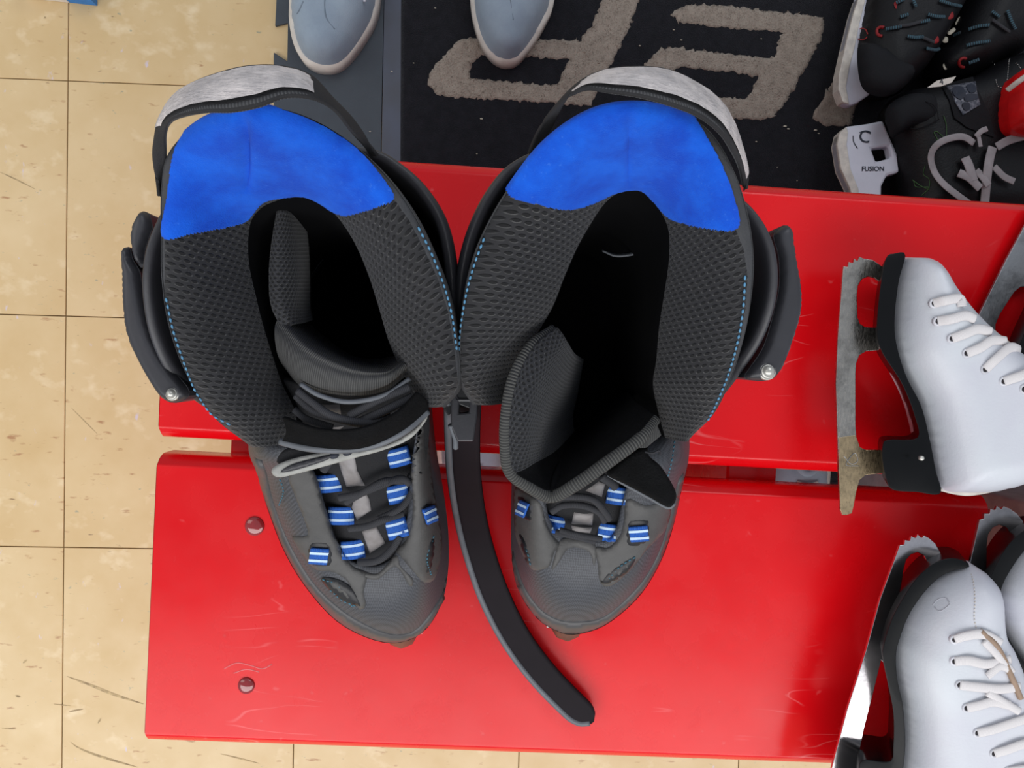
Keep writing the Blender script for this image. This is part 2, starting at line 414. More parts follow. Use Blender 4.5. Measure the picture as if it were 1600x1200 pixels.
def blade_mat(name, c, r):
    M = N(name); v = M.coord('Object', (1, 1, 1)); f = M.noise(v, 60, 6, .7); g = M.noise(M.coord('Object', (6, 1, 1)), 300, 4)
    M.l(M.mix(M.ramp(f, 0, 1, .45, .65), lin(c), lin(tuple(x * .82 for x in c))), M.b.inputs['Base Color'])
    M.b.inputs['Metallic'].default_value = 1; M.l(M.ramp(g, r, r + .22, .3, .7), M.b.inputs['Roughness']); M.bump(f, .0005, .5); return M.m
m_blade = blade_mat('worn nickel blade', (190, 184, 176), .16)
m_blade_w = blade_mat('yellowed nickel plate', (190, 168, 134), .22)
m_blade_g = blade_mat('ground steel edge', (170, 172, 176), .4)
m_boot = simple('white leatherette', (204, 208, 214), .42, bump=.00015, bscale=500, scale=12, var=.02, c2=(198, 198, 208), coat=.05)
m_boot_in = simple('cream lining', (205, 198, 185), .8)
m_sole = simple('black lacquered sole', (9, 10, 12), .32, coat=.05, scale=10, spec=.2)
m_wlace = ribbed('white cotton lace', (222, 218, 218), .0008, c2=(208, 204, 205), depth=.00008)
m_eye = simple('white enamel eyelet', (215, 215, 222), .3)
m_hole = simple('eyelet hole', (40, 36, 40), .9)
m_welt = simple('cream welt', (214, 207, 198), .6)
m_rubber_mat = simple('slate rubber mat', (58, 64, 72), .6, scale=14, bump=.0003, bscale=500, c2=(64, 72, 80))
m_border = simple('rubber mat border', (82, 88, 104), .4, scale=9, c2=(74, 76, 82))
m_carpet = fibre('black carpet pile', (16, 17, 24), (38, 38, 46), .002, 700, .12)
m_pile = fibre('beige carpet pile', (176, 163, 150), (128, 116, 106), .002, 500, .1)
m_grey_canvas = simple('grey suede upper', (152, 168, 182), .85, scale=25, bump=.0004, bscale=900, c2=(138, 154, 170), sheen=.2)
m_rubber_white = simple('off white rubber sole', (224, 218, 208), .6, scale=60, c2=(210, 203, 194))
m_seam = simple('grey seam line', (124, 138, 152), .9)
m_hblack = simple('black skate boot shell', (12, 12, 16), .5, scale=30, c2=(7, 7, 10), bump=.0004, bscale=400, spec=.3)
m_hblack2 = simple('black ballistic nylon', (16, 17, 22), .7, bump=.0005, bscale=1400, spec=.3)
m_holder = simple('white blade holder plastic', (214, 216, 228), .35, scale=30, var=.04)
m_cream = simple('scuffed white steel runner', (225, 218, 206), .45, scale=90, c2=(190, 184, 176))
m_teal = ribbed('teal flecked lace', (58, 92, 106), .0026, c2=(16, 22, 30), depth=.0003)
m_redrub = simple('red rubber', (150, 22, 28), .6)
m_redshoe = simple('bright red plastic shell', (232, 22, 24), .35)
m_cardblue = simple('blue printed card', (40, 132, 212), .5)
m_cardwhite = simple('white printed card', (226, 218, 208), .6)
m_ink = simple('dark printed ink', (30, 36, 52), .6)
m_patch = simple('silver embossed badge', (120, 120, 128), .4, .4, scale=300, c2=(40, 46, 60))
m_green = simple('green thread', (70, 110, 60), .7)
m_scuff = simple('brown scuff rubber', (138, 118, 88), .8, scale=120, c2=(196, 172, 128))
m_screw = simple('clear glossy screw cap', (150, 40, 44), .08, coat=1.0)
m_crate = simple('grey plastic crate', (170, 165, 170), .5)
m_crumb = simple('white scrap', (206, 198, 180), .8)

# ---------------------------------------------------------------- floor
FA = 0.03169; OX, OY = -0.55273, 0.33173; T = .3048
fl = box('floor', -1.8, 1.8, -1.6, 1.6, -.03, -.0022, m_joint, bevel=0); fl['kind'] = 'structure'
tile_me = None
for i in range(-5, 9):
    for j in range(-8, 6):
        # tile corner lattice point (i, j) -> world
        cx, cy = (i + .5) * T, (j + .5) * T
        X = OX + math.cos(FA) * cx - math.sin(FA) * cy; Y = OY + math.sin(FA) * cx + math.cos(FA) * cy
        if abs(X) > 1.8 or abs(Y) > 1.65: continue
        if tile_me is None:
            h = T / 2 - .0006; b = .0005
            vs = [(sx * (h - q), sy * (h - q), z) for (q, z) in ((0, -.0022), (0, -b), (b, 0)) for sx, sy in ((-1, -1), (1, -1), (1, 1), (-1, 1))]
            fs = [(8, 9, 10, 11)] + [(k * 4 + s, k * 4 + (s + 1) % 4, k * 4 + 4 + (s + 1) % 4, k * 4 + 4 + s) for k in (0, 1) for s in range(4)]
            tile_me = mesh(vs, fs); tile_me.materials.append(m_floor)
        t = bpy.data.objects.new('floor_tile', tile_me); COL.objects.link(t); t.parent = fl; t.location = (X, Y, 0); t.rotation_euler = (0, 0, FA)
for pts, wd in ([[(105, 1057), (140, 1070), (180, 1086), (224, 1100)], 3.2], [[(111, 1160), (125, 1170), (160, 1183), (215, 1199)], 2.6], [[(0, 269), (20, 278), (54, 295)], 1.3],
                [[(84, 1100), (110, 1103)], 1.2], [[(108, 1112), (130, 1108)], 1.8], [[(3, 1138), (25, 1139)], 1.6], [[(345, 1178), (370, 1184), (405, 1193)], 1.5], [[(112, 638), (152, 678)], .9],
                [[(153, 1130), (158, 1122)], 2.2], [[(36, 1036), (42, 1031)], 2.5], [[(24, 1087), (32, 1089)], 2.5], [[(70, 26), (71, 29)], 2.4]):
    A = even([P(x, y, .0001) for x, y in pts], 14); nrm = np.array((-(A[-1] - A[0])[1], (A[-1] - A[0])[0], 0)); nrm /= np.linalg.norm(nrm); hw = wd / 1163 / 2
    up = [A[i] + nrm * hw * (.25 + math.sin(math.pi * i / 13)) for i in range(14)]; dn = [A[i] - nrm * hw * (.25 + math.sin(math.pi * i / 13)) for i in range(14)]
    link('scuff_mark', mesh([(*p[:2], .0003) for p in up] + [(*p[:2], .0003) for p in dn], [(i, 14 + i, 15 + i, i + 1) for i in range(13)]), m_scuff, fl)

# ---------------------------------------------------------------- bench
HB = .40047; BX = -.25618; Y1 = -.07749; G_ = .01321; W_ = .235; TH = .038
bench = Root('bench', 'low red painted bench of two wide planks holding all the skates', 'bench', (.3, -.084, 0))
def plank(x1, y0, y1, label=None):
    prof = []
    half = [(-.0105, 0), (-.0092, 0), (-.0082, -.0004), (-.0074, -.0010), (-.0040, -.0040), (-.0018, -.0068), (-.0005, -.0098), (0, -.0140)]
    for (a, b) in half: prof.append((y1 + a, HB + b))
    for (a, b) in ((0, .006), (-.002, .002), (-.006, 0)): prof.append((y1 + a, HB - TH + b))
    for (a, b) in ((.006, 0), (.002, .002), (0, .006)): prof.append((y0 + a, HB - TH + b))
    for (a, b) in reversed(half): prof.append((y0 - a, HB + b))
    prof = prof[::-1]
    n = len(prof); e = .0012; vs = []
    for x, q in ((BX, e), (BX + e, 0), (x1 - e, 0), (x1, e)):
        for (y, z) in prof: vs.append((x, y + (q if y < (y0 + y1) / 2 else -q), z + (q if z < HB - TH / 2 else -q)))
    fs = [(j * n + i, j * n + (i + 1) % n, (j + 1) * n + (i + 1) % n, (j + 1) * n + i) for j in range(3) for i in range(n)] + [tuple(range(n)), tuple(range(4 * n - 1, 3 * n - 1, -1))]
    ob = link('plank', mesh(vs, fs), m_red, bench)
    m = ob.modifiers.new('wn', 'WEIGHTED_NORMAL'); m.keep_sharp = True
    return ob
plank(.98, Y1, Y1 + W_ + .003); plank(P(1546, 790, HB).x, Y1 - G_ - W_ - .004, Y1 - G_)
def leg(x, z0=0):
    box('leg', x, x + .045, Y1 - G_ - W_ + .03, Y1 + W_ - .03, z0, HB - TH - .0005, m_red, bench, bevel=.003)
leg(P(377, 697, .33).x); leg(.225, .0075)
box('leg', .90, .945, Y1 + .02, Y1 + W_ - .02, .0075, HB - TH - .0005, m_red, bench, bevel=.003)
for (x, y, r) in ((398, 822, 15), (385, 1071, 13)):
    c = P(x, y, HB); rr = r / 1900
    disc('screw_cap', (c.x, c.y, HB - .001), [(rr, 0), (rr, .0016), (rr * .9, .0026), (rr * .55, .0034), (rr * .02, .0037)], m_screw, bench)
for pts in ([(350, 1045), (370, 1036), (392, 1040), (410, 1045), (425, 1038)], [(365, 1052), (385, 1046), (405, 1050)]):
    tube('paint_chip', [P(x, y, HB + .0001) for x, y in pts], .0004, simple('chipped pink paint', (238, 130, 134), .5), bench, n=20, seg=5, flat=.3)

# ---------------------------------------------------------------- mats
MZ = .006
mp = [(432, -260), (432, 0), (430, 41), (450, 36), (449, 96), (428, 82), (428, 190), (448, 180), (448, 240), (428, 228), (428, 330), (450, 320), (450, 420), (428, 412), (428, 520), (450, 512), (450, 640), (428, 632), (430, 742), (596, 745), (595, 250), (600, 0), (608, -260)]
mat1 = plate('rubber_mat', mp, .0003, MZ - .001, m_rubber_mat, None, zt=0.004, bevel=.0008)
mat1['label'] = 'slate grey rubber mat with a notched jigsaw edge beside the tiles'; mat1['category'] = 'mat'
mat2 = Root('carpet_mat', 'black carpet mat with large beige lettering behind the bench', 'mat', tuple(P(1000, 100, 0)))
plate('rubber_border', [(608, -260), (600, 0), (596, 250), (598, 745), (626, 746), (626, 250), (627, 0), (632, -260)], .0003, MZ - .001, m_border, mat2, zt=MZ, bevel=.0006)
def carpet(name, poly, z0, z1, mat, par, sp=6, amp=.0007, n=None, rag=0, **k):
    o = np.array(poly, float)
    if n:
        o = np.vstack([np.linspace(o[i], o[(i + 1) % len(o)], max(2, int(np.linalg.norm(o[(i + 1) % len(o)] - o[i]) / n)), endpoint=False) for i in range(len(o))])
        o = o + rng.normal(0, rag, o.shape)
    def top(x, y, d): q = P(x, y, z1); return (q.x, q.y, z1 - (.0012 if d < .01 else 0) + amp * noise.noise(Vector((x * .25, y * .25, 3))))
    def bot(x, y, d): q = P(x, y, z1); return (q.x, q.y, z0)
    return solid(name, o, top, bot, mat, par, sp, flip=True, **k)
carpet('carpet_pile', [(632, -260), (627, 0), (626, 250), (626, 746), (2000, 772), (2000, -260)], .0003, MZ + .001, m_carpet, mat2, sp=14)
glyphs = {  # letters seen upside down, traced on the mat
 'P': [[(668, 132), (672, 112), (700, 82), (712, 66), (730, 58), (800, 60), (868, 62), (905, 62), (925, 40), (941, 0), (960, -40), (1008, -40), (990, 30), (975, 60), (950, 110), (935, 140), (925, 165), (890, 163), (860, 160), (820, 158), (700, 152), (680, 146)],
       [(738, 98), (752, 88), (890, 92), (886, 100), (872, 132), (860, 133), (735, 122), (732, 112)]],
 'e': [[(1048, 22), (1065, 10), (1100, 6), (1280, 24), (1290, 36), (1284, 58), (1240, 140), (1222, 170), (1206, 184), (1180, 188), (1130, 182), (1050, 165), (1000, 150), (1000, 112), (1010, 96), (1030, 76), (1060, 74), (1120, 82), (1205, 90), (1212, 82), (1222, 50), (1120, 42), (1060, 34)],
       [(1055, 108), (1062, 104), (1185, 118), (1183, 128), (1168, 152), (1160, 155), (1060, 142), (1052, 130)]],
 't': [[(1268, 186), (1272, 176), (1300, 130), (1330, 90), (1345, 90), (1345, 150), (1330, 195), (1290, 196)]]}
for gname, loops in glyphs.items():
    def rag(p, n=4, r=1.3):
        o = np.array(p, float)
        o = np.vstack([np.linspace(o[i], o[(i + 1) % len(o)], max(2, int(np.linalg.norm(o[(i + 1) % len(o)] - o[i]) / n)), endpoint=False) for i in range(len(o))])
        return o + rng.normal(0, r, o.shape)
    zt = MZ + .0022
    def top(x, y, d): q = P(x, y, zt); return (q.x, q.y, zt - (.001 if d < .01 else 0) + .0009 * noise.noise(Vector((x * .35, y * .35, 1))))
    def bot(x, y, d): q = P(x, y, zt); return (q.x, q.y, MZ)
    lo = [rag(l) for l in loops]
    solid('letter', lo[0], top, bot, m_pile, mat2, 5, holes=lo[1:], flip=True)
    # pile tufts
    bb = lo[0]; k = int((bb[:, 0].max() - bb[:, 0].min()) * (bb[:, 1].max() - bb[:, 1].min()) * .13)
    q = np.stack([rng.uniform(bb[:, 0].min() - 3, bb[:, 0].max() + 3, k), rng.uniform(bb[:, 1].min() - 3, bb[:, 1].max() + 3, k)], 1)
    ins = inside(q[:, 0], q[:, 1], bb)
    for hpoly in lo[1:]: ins &= ~inside(q[:, 0], q[:, 1], hpoly)
    q = q[ins]; vs = []; fs = []
    for x, y in q:
        c = P(x, y, MZ + .002); a = random.uniform(0, 6.28); r = .0007; tx, ty = random.uniform(-.0013, .0013), random.uniform(-.0013, .0013)
        o = len(vs)
        for s in range(3): vs.append((c.x + r * math.cos(a + s * 2.1), c.y + r * math.sin(a + s * 2.1), c.z - .001))
        vs.append((c.x + tx, c.y + ty, c.z + random.uniform(.0008, .0022))); fs += [(o, o + 1, o + 3), (o + 1, o + 2, o + 3), (o + 2, o, o + 3)]
    link('pile_tuft', mesh(vs, fs), m_pile, mat2, smooth=False, kind='stuff')
vs = []; fs = []
for (x, y, s) in ((752, 185, 4), (1227, 197, 5), (1232, 201, 4), (1275, 203, 5), (1280, 208, 3), (1182, 221, 3), (1053, 46, 3), (1065, 62, 3), (1000, 71, 3), (612, 111, 3), (578, 205, 3), (680, 12, 3), (646, 98, 2.5), (1215, 261, 2), (1246, 282, 2), (745, 240, 2.5), (1190, 60, 2.5)):
    c = P(x, y, MZ + .003); r = s / 1150 / 2; o = len(vs); a = random.uniform(0, 6)
    for k2 in range(5): vs.append((c.x + r * math.cos(a + k2 * 1.256) * (1 + .5 * random.random()), c.y + r * math.sin(a + k2 * 1.256) * .6, c.z - .001))
    vs.append((c.x, c.y, c.z + .0006)); fs += [(o + k2, o + (k2 + 1) % 5, o + 5) for k2 in range(5)]
lit = link('litter_scraps', mesh(vs, fs), m_crumb, None, kind='stuff'); lit['label'] = 'tiny white scraps scattered over the black carpet mat'; lit['category'] = 'litter'

# ---------------------------------------------------------------- inline skates
def inline_skate(D):
    R = Root('inline_skate', D['label'], 'skate', tuple(P(*D['base'], HB)), 'pair of black and blue inline skates')
    # wheels and frame
    a0, a1 = P(*D['toe_w'], .44), P(*D['heel_w'], .44)
    dirv = Vector((a1.x - a0.x, a1.y - a0.y, 0)); Lw = dirv.length; dirv.normalize(); ang = math.atan2(dirv.y, dirv.x) - math.pi / 2
    side = Vector((-dirv.y, dirv.x, 0)); rw = .0385
    def place(ob): pass
    for k in range(4):
        c = a0 + dirv * (rw + (Lw - 2 * rw) * k / 3); zc = HB + rw + .0004
        prof = [(.001, -.013), (.010, -.013), (.012, -.009), (.022, -.009), (rw - .010, -.012), (rw - .003, -.008), (rw, 0), (rw - .003, .008), (rw - .010, .012), (.022, .009), (.012, .009), (.010, .013), (.001, .013)]
        vs = []; fs = []; seg = 32
        for (r, h) in prof:
            for s in range(seg):
                t = 2 * math.pi * s / seg; v = side * h + dirv * (r * math.cos(t)); vs.append((c.x + v.x, c.y + v.y, zc + r * math.sin(t)))
        for j in range(len(prof) - 1):
            for s in range(seg): fs.append((j * seg + s, j * seg + (s + 1) % seg, (j + 1) * seg + (s + 1) % seg, (j + 1) * seg + s))
        fs += [tuple(range(seg)), tuple(range((len(prof) - 1) * seg, len(prof) * seg))]
        wh = link('wheel', mesh(vs, fs), m_brown, R)
    for sgn in (-1, 1):
        q = [a0 + dirv * .022 + side * sgn * .017, a0 + dirv * (Lw - .022) + side * sgn * .017]
        vs = []
        for z in (HB + .030, HB + .076):
            for t in (-.001, .001):
                for c in q: vs.append((c.x + side.x * t, c.y + side.y * t, z))
        link('frame_rail', mesh(vs, [(0, 1, 5, 4), (2, 6, 7, 3), (0, 4, 6, 2), (1, 3, 7, 5), (0, 2, 3, 1), (4, 5, 7, 6)]), m_steel, R, smooth=False)
    # boot shell
    C = [np.array(P(x, y, .505)) for x, y in D['C']]; n = len(C); cen = np.mean(C, 0)
    Fp = []
    for k in range(n):
        if k in D['Fp']: Fp.append(np.array(P(*D['Fp'][k])))
        else: q = lerp(C[k], cen, .05); q[2] = .545; Fp.append(q)
    A = [lerp(c, cen, .10) - np.array((0, 0, .028)) for c in C]; B = [lerp(c, cen, .015) - np.array((0, 0, .016)) for c in C]
    rows = [A, B, C]
    for t in (.10, .25, .42, .6, .8, 1.0):
        row = []
        for c, f in zip(C, Fp):
            q = lerp(c, f, t); q[2] = c[2] + (f[2] - c[2]) * (1 - (1 - t) ** 2.3); row.append(q)
        rows.append(row)
    edge = [np.array(q) - np.array((0, 0, .006)) for q in rows[-1]]; rows.append(edge)
    G = grid_of(rows, 220, 48, True); shell = sheet('boot_shell', G, m_toe, R, True)
    bot = [tuple(x) for x in cr(A, 80, True)]
    link('sole', mesh([tuple(q) for q in bot] + [(q[0] * .0 + q[0], q[1], HB + .074) for q in bot], [tuple(range(80))] + [tuple(range(159, 79, -1))] + [(i, (i + 1) % 80, 80 + (i + 1) % 80, 80 + i) for i in range(80)]), m_plastic_d, R, smooth=False)
    K = Skin((G, True))
    # tongue
    TG = grid_of([px3(r) for r in D['tongue']], 40, 60); tg = sheet('tongue', TG, m_tongue, R, thick=.003)
    KT = Skin((TG, False), (G, True))
    for poly in D['strips']: patch('reflective_strip', KT, poly, m_strip, tg, up=.0012, sharp=True, sp=6)
    for name, poly, mt, up in D['overlays']: patch(name, K, poly, mt, R, up=up, sp=6, n=70, R=5)
    for name, pts in D['shell_stitch']: stitches(name, [K.at(x, y, .0018) for x, y in pts], m_stitch_g, R, kind='stuff')
    for (x, y, wd, ht, an, raised) in D['loops']:
        up_ = 0 if raised else .0036
        ca, sa = math.cos(an), math.sin(an)
        kk = KT if raised else K
        def mpp(u, v): return (x + u * ca - v * sa, y + u * sa + v * ca)
        H = .0042 if raised else .0010
        c3 = kk.at(x, y)
        def surf(u, v, e=0):
            q = kk.at(*mpp(u, v)); z = lerp(q.z, c3.z, .6 if raised else 0) + up_; b = P(*mpp(u, v), z)
            if not raised: return np.array(kk.at(*mpp(u, v), .0030 + e))
            return np.array((b.x, b.y, z + H * math.sqrt(max(0, 1 - (2 * u / wd) ** 2 * .8)) + e))
        us = np.linspace(-wd / 2, wd / 2, 11)
        Gl = np.array([[surf(u, v) for u in us] for v in np.linspace(-ht / 2, ht / 2, 7)])
        lp = sheet('lace_loop', Gl, m_loop, R, thick=.0012, off=0)
        for v in (-ht * .24, ht * .24):
            Gs = np.array([[surf(u, v + e, .0009) for u in us] for e in (-1.9, 0, 1.9)]); sheet('stripe', Gs, m_white_thread, lp)
    for pts, r in D['laces']:
        tube('lace', [P(*q) for q in pts], r, m_lace, R, n=50, seg=10, flat=.7)
    # cuff
    top = [np.array(P(*q)) for q in D['cuff']]; cc = np.mean(top, 0)
    def mv(q, f, z): r = lerp(q, cc, f); r[2] = z; return r
    rows = [[mv(q, .02, .545) for q in top], [mv(q, -.01, q[2] - .045) for q in top], [mv(q, -.015, q[2] - .012) for q in top], top, [mv(q, .045, q[2] + .001) for q in top], [mv(q, .07, q[2] - .004) for q in top], [mv(q, .078, q[2] - .03) for q in top], [mv(q, .10, .60) for q in top], [mv(q, .24, .572) for q in top]]
    sheet('cuff', grid_of(rows, 120, 30), m_plastic, R)
    # liner
    O = [np.array(P(*q)) for q in D['outer']]; I = [np.array(P(*q)) for q in D['inner']]; co = np.mean(O, 0)
    def sh(q, f, dz): r = lerp(q, co, f); r[2] = q[2] + dz; return r
    trim = [[sh(q, .06, -.11) for q in O], [sh(q, .0, -.05) for q in O], [sh(q, -.02, -.018) for q in O], [sh(q, .0, -.002) for q in O], [sh(q, .012, -.004) for q in O]]
    sheet('liner_side', grid_of(trim, 160, 20), m_liner_trim, R)
    sheet('gap_skirt', grid_of([[sh(q, .05, -.055) for q in O], [sh(q, .0, -.08) for q in O], [sh(q, -.05, -.092) for q in O], [sh(q, -.15, -.104) for q in O]], 120, 10)[:, 8:-8], m_dark, R)  # black skirt added so the gap between liner and cuff stays dark
    def bl(o, i, t, up): r = lerp(o, i, t); r[2] += up; return r
    ci = np.mean(I, 0); deep = []
    for i in I: r = lerp(i, ci, .02); r[2] = i[2] - .03; deep.append(r)
    deep2 = []
    for i in I: r = lerp(i, ci, .12); r[2] = .525; deep2.append(r)
    rows = [[bl(o, i, -.01, -.004) for o, i in zip(O, I)], [bl(o, i, .05, .0015) for o, i in zip(O, I)], [bl(o, i, .22, .009) for o, i in zip(O, I)], [bl(o, i, .45, .0125) for o, i in zip(O, I)], [bl(o, i, .72, .0095) for o, i in zip(O, I)], [bl(o, i, .93, .003) for o, i in zip(O, I)], [bl(o, i, 1.0, -.006) for o, i in zip(O, I)], deep, deep2]
    nu, nv = 480, 150
    LG = grid_of(rows, nu, nv)
    # soft folds in the padding
    for j in range(nv):
        for i in range(nu):
            v = LG[j, i]; LG[j, i, 2] += .0016 * noise.noise(Vector((v[0] * 38, v[1] * 38, 1.7))) - D['crease'][2] * math.exp(-((pix(v)[0] - D['crease'][0]) / D['crease'][1]) ** 2) * (1 if pix(v)[1] < 300 else 0) * (math.sin(math.pi * min(1, max(0, (300 - pix(v)[1]) / 125))) )
    UV = grid_uv(LG).reshape(-1, 2); FS = grid_faces(nv, nu); V = LG.reshape(-1, 3)
    pp = np.array([pix(v) for v in V]); bp = even(D['blue'], 160, True)
    cf = np.array([pp[list(f)].mean(0) for f in FS]); isb = inside(cf[:, 0], cf[:, 1], bp)
    # only the padded (upper) rows may be blue
    rowi = np.repeat(np.arange(nv - 1), nu - 1); isb &= rowi < nv * .80; isb_in = rowi > nv * .70
    def sub(sel, name, mat, lift=0, **k):
        ff = [FS[q] for q in np.nonzero(sel)[0]]; used = sorted({i for f in ff for i in f}); mp_ = {a: b for b, a in enumerate(used)}
        return link(name, mesh([V[i] + np.array((0, 0, lift)) for i in used], [tuple(mp_[i] for i in f) for f in ff], UV[used]), mat, R, **k)
    tr_ = ~inside(cf[:, 0], cf[:, 1], np.array(D['trim_in'], float)) & (rowi < nv * .4) & ~isb
    sub(~isb & ~isb_in & ~tr_, 'padded_collar', m_mesh_big); hf = np.tile(np.arange(nu - 1), nv - 1) < nu // 2; sub(tr_ & hf, 'collar_trim', m_liner_trim); sub(tr_ & ~hf, 'collar_trim', m_liner_trim)
    b = sub(isb, 'heel_panel', m_blue, .0007, label='bright blue fabric panel inside the back of the cuff'); mm = b.modifiers.new('t', 'SOLIDIFY'); mm.thickness = .0012
    sub(~isb & isb_in, 'inner_lining', m_dark)
    KL = Skin((LG, False))
    for pts in D['liner_stitch']: stitches('stitching', [KL.at(x, y, .0006) for x, y in pts], m_stitch, R, step=.0031, r=.0005, kind='stuff')
    # insole
    iv = [tuple(x) for x in cr([lerp(c, cen, .005) for c in C], 80, True)]
    link('insole', mesh([(x, y, .509) for x, y, z in iv] + [(x, y, .503) for x, y, z in iv], [tuple(range(80)), tuple(range(159, 79, -1))] + [(i, 80 + i, 80 + (i + 1) % 80, (i + 1) % 80) for i in range(80)]), m_dark, R, smooth=False)
    # buckle lever
    for nm, poly in D['lever']:
        pillow(nm, poly, .646, .006, .0, 12, m_plastic, R, sp=5, n=80, edge=.0)
        plate(nm + '_wall', poly, .615, .647, m_plastic, bpy.data.objects[-1] if False else R, sharp=False, n=70, zt=.646, bevel=0)
    rc = P(*D['rivet'][:2], .652); rr = D['rivet'][2]
    disc('rivet', (rc.x, rc.y, .649), [(rr * 1.05, -.004), (rr * 1.05, .002), (rr * .9, .003), (rr * .8, .0025), (rr * .62, .0045), (rr * .3, .0056), (rr * .02, .0058)], m_rivet, R)
    # pull loop
    u = [P(*q) for q in D['pull_up']]; lo = [P(*q) for q in D['pull_lo']]
    U, L = cr(u, 120), cr(lo, 120)
    m_ = int(120)
    G3 = np.array([lerp(U, L, t) + np.array((0, 0, .002 * math.sin(math.pi * t))) for t in np.linspace(0, 1, 9)])
    web = sheet('pull_loop', G3, m_web_in, R, thick=.0014, off=0)
    a, b2 = D['worn']; up3 = lerp(G3, G3, 0) + np.array((0, 0, .0006))
    Gw = np.array([lerp(U, L, t) + np.array((0, 0, .0022 + .002 * math.sin(math.pi * t) + 0)) for t in np.linspace(.05, .80, 8)])[:, a:b2]
    for j in range(8):
        for i in range(Gw.shape[1]): Gw[j, i, 2] += .0005 * noise.noise(Vector((Gw[j, i, 0] * 300, j * .9, 2)))
    sheet('reflective_face', Gw, m_worn, web, label='pale worn reflective face of the pull loop')
    Ge = np.array([lerp(U, L, t) + np.array((0, 0, .0016)) for t in np.linspace(.78, 1.02, 4)])[:, 4:-4]; Ge[-1] -= np.array((0, 0, .003))
    sheet('woven_edge', Ge, m_web_edge, web)
    return R, K, KL, KT

